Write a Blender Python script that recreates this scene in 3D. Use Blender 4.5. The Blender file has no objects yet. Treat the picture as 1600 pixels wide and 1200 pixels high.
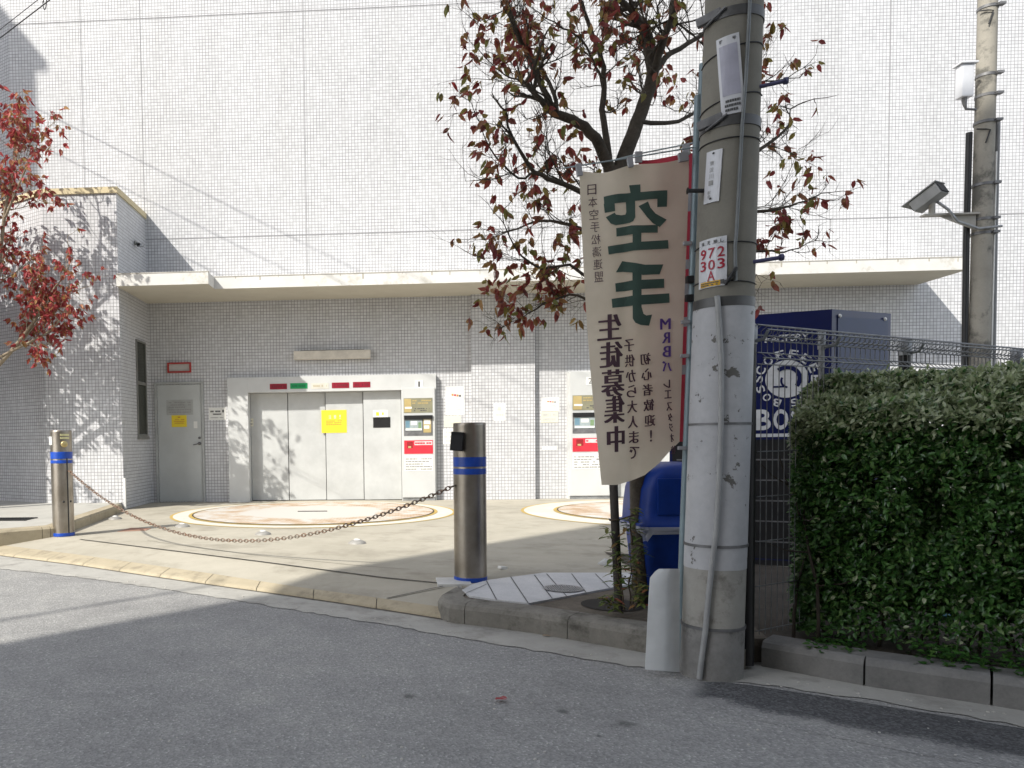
import bpy, bmesh, math, random
from mathutils import Vector, Matrix, noise as mnoise

# ------------------------------------------------------------------ camera, world, sun, exposure
S = bpy.context.scene
COL = S.collection
FOC, CX, CY = 1200.0, 545.0, 739.0          # focal length and principal point in photo pixels (1600 x 1200)
TH, PSI, ROLL = math.atan(.041), math.atan(70/1200), .014
FW = Vector((-math.sin(PSI)*math.cos(TH), math.cos(PSI)*math.cos(TH), -math.sin(TH)))
RT0 = Vector((math.cos(PSI), math.sin(PSI), 0)); UP0 = RT0.cross(FW)
RT = RT0*math.cos(ROLL) - UP0*math.sin(ROLL)
UP = UP0*math.cos(ROLL) + RT0*math.sin(ROLL)
cam = bpy.data.objects.new('camera', bpy.data.cameras.new('camera')); COL.objects.link(cam)
m3 = Matrix((RT, UP, -FW)).transposed()
cam.matrix_world = m3.to_4x4()
cam.data.sensor_width = 36; cam.data.lens = 36*FOC/1600
cam.data.shift_x = (800-CX)/1600; cam.data.shift_y = (CY-600)/1600
cam.data.clip_start = .05; cam.data.clip_end = 600
S.camera = cam

def ray(x, y): return FW + RT*((x-CX)/FOC) - UP*((y-CY)/FOC)
def at(x, y, Y):                              # the point at depth Y that the photo shows at x, y
    r = ray(x, y); return r*(Y/r.y)
def gz(x, y, z):                              # the same for a height z
    r = ray(x, y); return r*(z/r.z)

SUN = Vector((-.95, -1, 1.17)).normalized()
w = bpy.data.worlds.new('World'); S.world = w; w.use_nodes = True
nt = w.node_tree; bg = nt.nodes['Background']
sky = nt.nodes.new('ShaderNodeTexSky'); sky.sky_type = 'NISHITA'; sky.sun_disc = False
sky.sun_elevation = math.asin(SUN.z); sky.sun_rotation = math.atan2(SUN.x, SUN.y)
sky.air_density = 1.0; sky.dust_density = 1.2; sky.ozone_density = 1.0
hs = nt.nodes.new('ShaderNodeHueSaturation'); hs.inputs['Saturation'].default_value = .42; hs.inputs['Value'].default_value = 1.0
nt.links.new(sky.outputs[0], hs.inputs['Color']); nt.links.new(hs.outputs[0], bg.inputs[0]); bg.inputs[1].default_value = .15
sl = bpy.data.lights.new('sun', 'SUN'); sl.energy = 3.0; sl.angle = math.radians(.5); sl.color = (1, .955, .87)
so = bpy.data.objects.new('sun', sl); COL.objects.link(so)
so.rotation_euler = SUN.to_track_quat('Z', 'Y').to_euler(); so.location = (-20, -20, 30)
vs = S.view_settings; vs.view_transform = 'Standard'; vs.look = 'None'; vs.exposure = 1.0; vs.gamma = 1

random.seed(7)
R = random.Random(11)

ZR = -1.05
# ------------------------------------------------------------------ materials
def srgb(h):
    h = h.lstrip('#'); v = [int(h[i:i+2], 16)/255 for i in (0, 2, 4)]
    return tuple((c/12.92 if c <= .04045 else ((c+.055)/1.055)**2.4) for c in v)

class NT:
    def __init__(s, name):
        s.m = bpy.data.materials.new(name); s.m.use_nodes = True
        s.t = s.m.node_tree; s.p = s.t.nodes['Principled BSDF']; s.out = s.t.nodes['Material Output']
    def n(s, kind, **kw):
        o = s.t.nodes.new(kind)
        for k, v in kw.items(): setattr(o, k, v)
        return o
    def l(s, a, b): s.t.links.new(a, b)
    def math(s, op, a, b=None, clamp=False):
        o = s.n('ShaderNodeMath', operation=op); o.use_clamp = clamp
        for i, v in enumerate((a, b)):
            if v is None: continue
            if isinstance(v, (int, float)): o.inputs[i].default_value = v
            else: s.l(v, o.inputs[i])
        return o.outputs[0]
    def noise(s, vec, scale, detail=4, rough=.6):
        o = s.n('ShaderNodeTexNoise'); o.inputs['Scale'].default_value = scale
        o.inputs['Detail'].default_value = detail; o.inputs['Roughness'].default_value = rough
        s.l(vec, o.inputs['Vector']); return o.outputs['Fac']
    def ramp(s, fac, stops):
        o = s.n('ShaderNodeValToRGB'); e = o.color_ramp.elements
        while len(e) < len(stops): e.new(.5)
        for el, (p, c) in zip(e, stops):
            el.position = p; el.color = (*c, 1) if len(c) == 3 else c
        s.l(fac, o.inputs[0]); return o.outputs[0]
    def mix(s, fac, a, b, blend='MIX'):
        o = s.n('ShaderNodeMix', data_type='RGBA', blend_type=blend)
        for i, v in ((0, fac), (6, a), (7, b)):
            if isinstance(v, (int, float)): o.inputs[i].default_value = v
            elif isinstance(v, tuple): o.inputs[i].default_value = (*v[:3], 1)
            else: s.l(v, o.inputs[i])
        return o.outputs[2]
    def pos(s): return s.n('ShaderNodeNewGeometry').outputs['Position']
    def objc(s): return s.n('ShaderNodeTexCoord').outputs['Object']
    def bump(s, h, strength=.3, dist=.01):
        o = s.n('ShaderNodeBump'); o.inputs['Strength'].default_value = strength; o.inputs['Distance'].default_value = dist
        s.l(h, o.inputs['Height']); s.l(o.outputs[0], s.p.inputs['Normal'])

MC = {}
def mat(name, col, rough=.55, metal=0., var=.12, scale=6., col2=None, spec=None, bump=0.):
    """plain painted / cast surface with a little uneven wear"""
    if name in MC: return MC[name]
    t = NT(name); p = t.p
    if isinstance(col, str): col = srgb(col)
    if col2 is None: col2 = tuple(max(0, c*(1-2*var)) for c in col)
    elif isinstance(col2, str): col2 = srgb(col2)
    v = t.pos()
    f = t.noise(v, scale, 6, .65)
    c = t.ramp(f, [(.3, col2), (.62, col)])
    t.l(c, p.inputs['Base Color'])
    p.inputs['Roughness'].default_value = rough; p.inputs['Metallic'].default_value = metal
    if spec is not None: p.inputs['Specular IOR Level'].default_value = spec
    if bump: t.bump(t.noise(v, 90, 4), bump, .004)
    MC[name] = t.m; return t.m

def tile_mat(name, tile=(.60, .605, .625), grout=(.25, .25, .258), pitch=.05, gap=.0080):
    t = NT(name); p = t.p
    uv = t.n('ShaderNodeUVMap'); sx = t.n('ShaderNodeSeparateXYZ'); t.l(uv.outputs[0], sx.inputs[0])
    fac = None; cells = []
    for ax in (0, 1):
        q = t.math('DIVIDE', sx.outputs[ax], pitch); fr = t.math('FRACT', q); cells.append(t.math('FLOOR', q))
        d = t.math('ABSOLUTE', t.math('SUBTRACT', fr, .5))          # .5 at the joint
        g = t.math('MULTIPLY', t.math('SUBTRACT', d, .5-gap/pitch/2), 60.0, True)
        fac = g if fac is None else t.math('MAXIMUM', fac, g)
    cb = t.n('ShaderNodeCombineXYZ'); t.l(cells[0], cb.inputs[0]); t.l(cells[1], cb.inputs[1])
    wn = t.n('ShaderNodeTexWhiteNoise', noise_dimensions='2D'); t.l(cb.outputs[0], wn.inputs['Vector'])
    v = t.pos()
    big = t.noise(v, .55, 5, .6)
    tone = t.math('ADD', t.math('MULTIPLY', wn.outputs['Value'], .15), t.math('MULTIPLY', big, .12))
    tone = t.math('SUBTRACT', 1.08, tone)
    cc = t.n('ShaderNodeCombineColor')
    for i in range(3): t.l(tone, cc.inputs[i])
    tc = t.mix(1.0, tile, cc.outputs[0], 'MULTIPLY')
    mp = t.n('ShaderNodeMapping'); mp.inputs['Scale'].default_value = (1.6, 1.6, .12); t.l(v, mp.inputs[0])      # rain runs
    run = t.ramp(t.noise(mp.outputs[0], 1.6, 6, .7), [(.45, (1, 1, 1)), (.8, (.88, .875, .86))])
    tc = t.mix(1.0, tc, run, 'MULTIPLY')
    gn = t.noise(v, 2.2, 4)
    gc = t.ramp(gn, [(.35, tuple(c*.75 for c in grout)), (.65, tuple(c*1.15 for c in grout))])
    t.l(t.mix(fac, tc, gc), p.inputs['Base Color'])
    rg = t.math('ADD', t.math('MULTIPLY', fac, .5), .38); t.l(rg, p.inputs['Roughness'])
    p.inputs['Specular IOR Level'].default_value = .3
    t.bump(t.math('SUBTRACT', 1.0, fac), .35, .002)
    return t.m

def asphalt(name, base, dark, light, spots=(), patch=None):
    """bound stones of uneven tone, worn lighter and darker in places; spots = oil drips; patch = a darker repair fading out at its edges"""
    t = NT(name); p = t.p; v = t.pos()
    vo = t.n('ShaderNodeTexVoronoi'); vo.inputs['Scale'].default_value = 105; t.l(v, vo.inputs['Vector'])
    wn = t.n('ShaderNodeTexWhiteNoise', noise_dimensions='3D'); t.l(vo.outputs['Position'], wn.inputs['Vector'])
    vo2 = t.n('ShaderNodeTexVoronoi'); vo2.inputs['Scale'].default_value = 190; t.l(v, vo2.inputs['Vector'])
    wn2 = t.n('ShaderNodeTexWhiteNoise', noise_dimensions='3D'); t.l(vo2.outputs['Position'], wn2.inputs['Vector'])
    f = t.math('ADD', t.math('MULTIPLY', wn.outputs['Value'], .68), t.math('MULTIPLY', wn2.outputs['Value'], .32))
    big = t.noise(v, .9, 6, .65); mid = t.noise(v, 5, 5, .65)
    c = t.ramp(f, [(.1, dark), (.5, base), (.86, light), (.97, tuple(min(1, x*1.5) for x in light))])
    tone = t.ramp(t.math('ADD', t.math('MULTIPLY', big, .6), t.math('MULTIPLY', mid, .4)), [(.32, (.74, .74, .75)), (.52, (1, 1, 1)), (.68, (1.17, 1.16, 1.13))])
    c = t.mix(1.0, c, tone, 'MULTIPLY')
    for (sx, sy), r in spots:
        d = t.n('ShaderNodeVectorMath', operation='DISTANCE'); t.l(v, d.inputs[0]); d.inputs[1].default_value = (sx, sy, ZR)
        q = t.math('ADD', d.outputs['Value'], t.math('MULTIPLY', t.math('SUBTRACT', t.noise(v, 16, 4), .5), r*2.2))
        k = t.n('ShaderNodeMapRange'); t.l(q, k.inputs[0]); k.inputs[1].default_value = r*.3; k.inputs[2].default_value = r; k.inputs[3].default_value = .6; k.inputs[4].default_value = 0
        c = t.mix(k.outputs[0], c, (.05, .05, .05))
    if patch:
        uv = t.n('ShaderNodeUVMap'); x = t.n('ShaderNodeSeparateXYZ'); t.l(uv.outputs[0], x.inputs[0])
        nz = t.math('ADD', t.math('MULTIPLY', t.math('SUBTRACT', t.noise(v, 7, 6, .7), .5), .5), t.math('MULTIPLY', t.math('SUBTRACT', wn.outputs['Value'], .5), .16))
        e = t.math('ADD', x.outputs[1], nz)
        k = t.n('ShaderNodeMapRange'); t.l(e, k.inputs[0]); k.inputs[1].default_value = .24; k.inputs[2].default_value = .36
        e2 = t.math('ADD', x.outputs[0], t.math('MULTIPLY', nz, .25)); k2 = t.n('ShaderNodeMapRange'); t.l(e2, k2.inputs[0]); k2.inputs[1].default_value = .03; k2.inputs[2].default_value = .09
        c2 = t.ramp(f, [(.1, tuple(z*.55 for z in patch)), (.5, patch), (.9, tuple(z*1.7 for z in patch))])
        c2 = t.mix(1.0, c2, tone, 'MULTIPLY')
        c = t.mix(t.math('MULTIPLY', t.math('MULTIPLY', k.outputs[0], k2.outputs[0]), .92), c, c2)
    t.l(c, p.inputs['Base Color']); p.inputs['Roughness'].default_value = .88; p.inputs['Specular IOR Level'].default_value = .3
    t.bump(t.math('ADD', vo.outputs['Distance'], t.math('MULTIPLY', t.noise(v, 60, 3), .6)), .5, .006)
    return t.m

def concrete(name, a, b, stain=None, rough=.85, fine=70, big=.8, bump=.25, st=(.58, .74)):
    t = NT(name); p = t.p; v = t.pos()
    f = t.noise(v, fine, 5, .7); g = t.noise(v, big, 7, .68); h = t.noise(v, big*6, 5, .6)
    c = t.ramp(t.math('ADD', t.math('MULTIPLY', g, .55), t.math('ADD', t.math('MULTIPLY', h, .25), t.math('MULTIPLY', f, .2))), [(.36, b), (.6, a)])
    if stain: c = t.mix(t.ramp(t.noise(v, big*2.3, 6, .7), [(st[0], (0, 0, 0)), (st[1], (1, 1, 1))]), c, stain)
    t.l(c, p.inputs['Base Color']); p.inputs['Roughness'].default_value = rough; p.inputs['Specular IOR Level'].default_value = .25
    t.bump(f, bump, .004)
    return t.m

def leaf_mat(name, stops, trans=.35, rough=.5, spec=.3):
    t = NT(name); p = t.p
    rnd = t.n('ShaderNodeNewGeometry').outputs['Random Per Island']
    c = t.ramp(rnd, stops)
    c = t.mix(.25, c, t.ramp(t.noise(t.pos(), 60, 3), [(.35, (.6, .6, .6)), (.65, (1, 1, 1))]), 'MULTIPLY')
    t.l(c, p.inputs['Base Color']); p.inputs['Roughness'].default_value = rough; p.inputs['Specular IOR Level'].default_value = spec
    tr = t.n('ShaderNodeBsdfTranslucent'); t.l(c, tr.inputs['Color'])
    mx = t.n('ShaderNodeMixShader'); mx.inputs[0].default_value = trans
    t.l(p.outputs[0], mx.inputs[1]); t.l(tr.outputs[0], mx.inputs[2]); t.l(mx.outputs[0], t.out.inputs[0])
    return t.m

M_TILE = tile_mat('white_mosaic_tile')
ASPH = ((.278, .276, .268), (.215, .214, .21), (.335, .332, .322))
SP = [(tuple(gz(x, y, ZR)[:2]), r) for x, y, r in ((880, 1112, .035), (975, 1132, .05), (935, 1150, .02), (640, 1088, .03), (1120, 1085, .04))]
M_ASPH = asphalt('asphalt', *ASPH, spots=SP)
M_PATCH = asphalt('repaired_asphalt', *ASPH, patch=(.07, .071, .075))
M_APRON = concrete('forecourt_concrete', (.44, .41, .34), (.345, .32, .26), (.285, .262, .212), fine=110, big=.9, bump=.18, st=(.5, .72))
M_GUTTER = concrete('gutter_concrete', (.42, .41, .375), (.32, .31, .285), (.24, .23, .21), fine=85, big=1.6, bump=.35, st=(.52, .7))
M_KSTONE = concrete('yellowed_kerb', (.42, .365, .265), (.33, .285, .2), (.2, .175, .13), fine=90, big=2.2, st=(.52, .72))
M_KERB = concrete('grimy_kerb', (.235, .222, .195), (.14, .133, .116), (.085, .08, .068), fine=90, big=2.5, bump=.4, st=(.5, .68))
M_KERB2 = concrete('grey_kerb', (.235, .23, .22), (.13, .13, .127), (.36, .35, .33), fine=80, big=2.2, bump=.4, st=(.62, .74))
M_WALK = concrete('sidewalk_concrete', (.46, .45, .41), (.36, .35, .32), (.3, .29, .26), fine=80)
M_CANOPY = concrete('canopy_render', (.65, .645, .625), (.57, .56, .53), (.40, .375, .31), fine=60, big=1.2, bump=.1, st=(.54, .72))
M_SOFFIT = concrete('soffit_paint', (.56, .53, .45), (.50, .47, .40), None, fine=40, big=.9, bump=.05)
M_COPING = concrete('cream_coping', (.62, .54, .36), (.53, .45, .29), (.36, .29, .17), fine=40, big=1.5, bump=.06)
M_SOIL = concrete('soil', (.16, .138, .11), (.085, .072, .058), (.2, .175, .14), fine=45, big=5, bump=1.0)
M_POLE = concrete('pole_concrete', (.24, .228, .195), (.185, .176, .15), (.13, .122, .105), fine=120, big=1.5, bump=.2, st=(.6, .8))
M_POLE2 = concrete('shadow_blotched_concrete', (.33, .31, .265), (.24, .225, .195), (.13, .125, .11), fine=60, big=1.3, bump=.2, st=(.52, .62))  # dark blotches in the colour stand in for patchy shadow on the shaft
M_WPAINT = concrete('antiposting_sheet', (.47, .475, .49), (.38, .385, .40), (.13, .125, .115), rough=.55, fine=30, big=4.5, bump=.1, st=(.595, .62))
M_GATE = mat('grey_white_gate_paint', (.54, .55, .545), .4, 0, .05, 2.0)
M_DOORP = mat('pale_gate_panel', (.50, .512, .508), .42, 0, .085, 2.6)
M_DOOR = mat('steel_door_grey', (.50, .52, .515), .45, 0, .06, 2.0)
M_DARK = mat('dark_rubber', (.02, .02, .022), .6, 0, .15)
M_BLACK = mat('black_paint', (.012, .012, .013), .45, 0, .2)
M_GLASSD = mat('dark_glass', (.03, .033, .022), .2, 0, .2, 3, spec=.3)
M_FRAME = mat('window_aluminium', (.28, .28, .26), .4, .5, .1)
M_WHITE = mat('white_paper', (.74, .74, .71), .7, 0, .04, 4)
M_CREAMP = mat('cream_paper', (.72, .69, .55), .7, 0, .04, 4)
M_YEL = mat('yellow_sheet', (.80, .62, .035), .5, 0, .05, 5)
M_INK = mat('printed_ink', (.1, .1, .1), .7, 0, .1)
M_INKG = mat('faded_ink', (.34, .34, .33), .7, 0, .1)
M_INKO = mat('orange_ink', (.62, .28, .06), .7, 0, .1)
M_RED = mat('red_panel', (.60, .03, .05), .45, 0, .1, 8)
M_REDD = mat('dark_red_lens', (.27, .01, .03), .35, 0, .15, 8)
M_GRN = mat('green_lens', (.012, .33, .11), .35, 0, .12, 8)
M_REDF = mat('red_frame', (.42, .03, .025), .5, 0, .1)
M_KHAKI = mat('price_panel', (.26, .25, .17), .35, 0, .12, 10)
M_SCREEN = mat('screen_face', (.38, .44, .45), .25, 0, .15, 14)
M_TAN = mat('tan_plate', (.46, .36, .16), .45, 0, .1)
M_STEEL = None
def brushed():
    t = NT('brushed_stainless'); p = t.p; v = t.pos()
    mp = t.n('ShaderNodeMapping'); mp.inputs['Scale'].default_value = (40, 40, 1.5); t.l(v, mp.inputs[0])
    f = t.noise(mp.outputs[0], 6, 4); g = t.noise(v, 5, 5)
    t.l(t.ramp(g, [(.35, (.27, .24, .20)), (.65, (.38, .345, .30))]), p.inputs['Base Color'])
    p.inputs['Metallic'].default_value = .95
    t.l(t.ramp(f, [(.3, (.30, .30, .30)), (.7, (.42, .42, .42))]), p.inputs['Roughness'])
    t.bump(t.noise(v, 3.0, 2), .12, .03)
    return t.m
M_STEEL = brushed()
M_BLUE = mat('blue_tape', (.008, .065, .42), .35, 0, .12, 14)
M_BIN = mat('blue_plastic', (.004, .034, .235), .42, 0, .14, 5, spec=.28)
M_VEND = mat('navy_vending_paint', (.005, .011, .085), .28, 0, .12, 3, spec=.5)
M_VWHITE = mat('vending_white_vinyl', (.66, .67, .68), .5, 0, .1, 12)
M_GALV = mat('galvanised', (.36, .37, .38), .5, .55, .2, 20)
M_GALVD = mat('dull_galvanised', (.2, .2, .205), .55, .4, .25, 12)
M_CHAIN = mat('rusty_chain', (.22, .19, .16), .55, .5, .3, 25, col2=(.20, .085, .035))
M_RUST = None
def rusty_plate():
    t = NT('rusty_turntable_plate'); p = t.p; v = t.pos(); o = t.objc()
    ln = t.n('ShaderNodeVectorMath', operation='LENGTH'); t.l(o, ln.inputs[0])
    edge = t.ramp(ln.outputs['Value'], [(.75, (0, 0, 0)), (1.0, (1, 1, 1))])     # the plate rusts from its rim inwards
    n = t.noise(v, 2.2, 8, .72)
    k = t.math('ADD', t.math('MULTIPLY', n, 1.0), t.math('MULTIPLY', edge, .25))
    c = t.ramp(k, [(.68, (.60, .575, .53)), (.80, (.50, .36, .23)), (.92, (.32, .16, .065))])
    sx = t.n('ShaderNodeSeparateXYZ'); t.l(v, sx.inputs[0])
    a = t.math('ABSOLUTE', t.math('SINE', t.math('MULTIPLY', t.math('ADD', sx.outputs[0], sx.outputs[1]), 42)))
    b = t.math('ABSOLUTE', t.math('SINE', t.math('MULTIPLY', t.math('SUBTRACT', sx.outputs[0], sx.outputs[1]), 42)))
    chk = t.math('GREATER_THAN', t.math('MULTIPLY', a, b), .55)
    c = t.mix(t.math('MULTIPLY', chk, .3), c, (.75, .72, .66))
    t.l(c, p.inputs['Base Color']); p.inputs['Roughness'].default_value = .6; p.inputs['Metallic'].default_value = .15
    t.bump(chk, .6, .004)
    return t.m
M_RUST = rusty_plate()
M_LINEW = concrete('worn_white_line', (.62, .60, .54), (.52, .5, .43), (.40, .36, .27), fine=60, big=3, bump=.1, st=(.62, .8))
M_LINEY = concrete('worn_yellow_line', (.50, .355, .11), (.42, .30, .10), (.40, .31, .18), fine=60, big=3, bump=.1)
M_CLOTH = None
def cloth():
    t = NT('cream_banner_cloth'); p = t.p; v = t.pos()
    c = t.ramp(t.noise(v, 3.5, 5), [(.35, (.68, .615, .50)), (.62, (.78, .71, .59))])
    t.l(c, p.inputs['Base Color']); p.inputs['Roughness'].default_value = .85; p.inputs['Specular IOR Level'].default_value = .1
    tr = t.n('ShaderNodeBsdfTranslucent'); t.l(c, tr.inputs['Color'])
    mx = t.n('ShaderNodeMixShader'); mx.inputs[0].default_value = .46
    t.l(p.outputs[0], mx.inputs[1]); t.l(tr.outputs[0], mx.inputs[2]); t.l(mx.outputs[0], t.out.inputs[0])
    t.bump(t.noise(v, 600, 2), .2, .001)
    return t.m
M_CLOTH = cloth()
M_CGREEN = mat('banner_green_print', (.055, .098, .08), .85, 0, .12, 8)
M_CPURP = mat('banner_plum_print', (.085, .043, .06), .85, 0, .12, 8)
M_CVIO = mat('banner_violet_print', (.10, .05, .26), .85, 0, .12, 8)
M_CRED = mat('red_banner_cloth', (.52, .045, .075), .85, 0, .1, 5)
M_LOOP = mat('banner_loop_tape', (.36, .36, .38), .8, 0, .08, 5)
M_FPOLE = mat('pale_blue_banner_pole', (.20, .265, .295), .4, .1, .1, 6)
M_SIGNW = mat('enamel_white', (.60, .61, .64), .3, 0, .05, 6, spec=.5)
M_SIGNR = mat('sign_red', (.36, .012, .035), .5, 0, .08, 8)
M_SIGNY = mat('sign_yellow', (.66, .37, .01), .5, 0, .08, 8)
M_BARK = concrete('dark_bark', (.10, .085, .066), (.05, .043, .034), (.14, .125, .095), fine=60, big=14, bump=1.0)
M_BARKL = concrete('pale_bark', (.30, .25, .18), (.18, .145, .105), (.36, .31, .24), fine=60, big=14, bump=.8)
M_LEAF2 = leaf_mat('autumn_leaves_mixed', [(0, (.19, .045, .045)), (.17, (.30, .06, .055)), (.32, (.34, .12, .075)), (.44, (.18, .06, .055)), (.57, (.36, .2, .085)), (.72, (.28, .22, .06)), (.88, (.19, .2, .06)), (1, (.42, .06, .06))], .45)
M_LEAF1 = leaf_mat('autumn_leaves_red', [(0, (.36, .05, .06)), (.3, (.44, .09, .09)), (.55, (.27, .04, .045)), (.72, (.42, .17, .10)), (.86, (.34, .25, .08)), (1, (.5, .1, .1))], .36)
M_HEDGE = leaf_mat('hedge_leaves', [(0, (.028, .085, .018)), (.4, (.05, .14, .028)), (.7, (.075, .185, .04)), (.9, (.11, .22, .055)), (1, (.16, .26, .075))], .25, .33, .7)
M_HTIP = leaf_mat('skylit_young_leaves', [(0, (.20, .26, .12)), (.5, (.33, .39, .21)), (1, (.45, .49, .32))], .25, .34, .7)  # young growth, paled further so its colour carries light on the hedge top
M_WEED = leaf_mat('ground_cover_leaves', [(0, (.03, .1, .02)), (.5, (.05, .15, .025)), (1, (.085, .17, .035))], .3, .5)
M_SHRUB = leaf_mat('shrub_leaves', [(0, (.07, .12, .025)), (.5, (.13, .18, .045)), (.8, (.22, .2, .06)), (1, (.28, .07, .05))], .3, .5)
M_STEM = mat('brown_stem', (.085, .06, .04), .8, 0, .2, 20)
M_TAGB = mat('teal_wrapper', (.05, .28, .36), .4, 0, .1)
def clear_plastic(name, col, alpha):
    t = NT(name); p = t.p; v = t.pos()
    t.l(t.ramp(t.noise(v, 9, 5), [(.35, tuple(c*.82 for c in col)), (.65, col)]), p.inputs['Base Color'])
    p.inputs['Roughness'].default_value = .35
    tr = t.n('ShaderNodeBsdfTransparent'); tl = t.n('ShaderNodeBsdfTranslucent'); tl.inputs[0].default_value = (*col, 1)
    m1 = t.n('ShaderNodeMixShader'); m1.inputs[0].default_value = .35
    t.l(p.outputs[0], m1.inputs[1]); t.l(tl.outputs[0], m1.inputs[2])
    m2 = t.n('ShaderNodeMixShader'); m2.inputs[0].default_value = alpha
    t.l(tr.outputs[0], m2.inputs[1]); t.l(m1.outputs[0], m2.inputs[2]); t.l(m2.outputs[0], t.out.inputs[0])
    return t.m
M_SHEET = clear_plastic('milky_plastic_sheet', (.78, .80, .81), .8)
M_BAG = clear_plastic('thin_plastic_bag', (.8, .82, .84), .55)
M_PAVEW = None
def white_pavers():
    t = NT('white_pavers'); p = t.p; v = t.pos()
    c = t.ramp(t.math('ADD', t.math('MULTIPLY', t.noise(v, 2.5, 6, .7), .7), t.math('MULTIPLY', t.noise(v, 80, 3), .3)), [(.36, (.42, .43, .44)), (.6, (.58, .58, .585))])
    t.l(c, p.inputs['Base Color']); p.inputs['Roughness'].default_value = .7
    return t.m
M_PAVEW = white_pavers()
M_JOINT = mat('joint_filler', (.27, .27, .28), .8, 0, .1)

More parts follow.
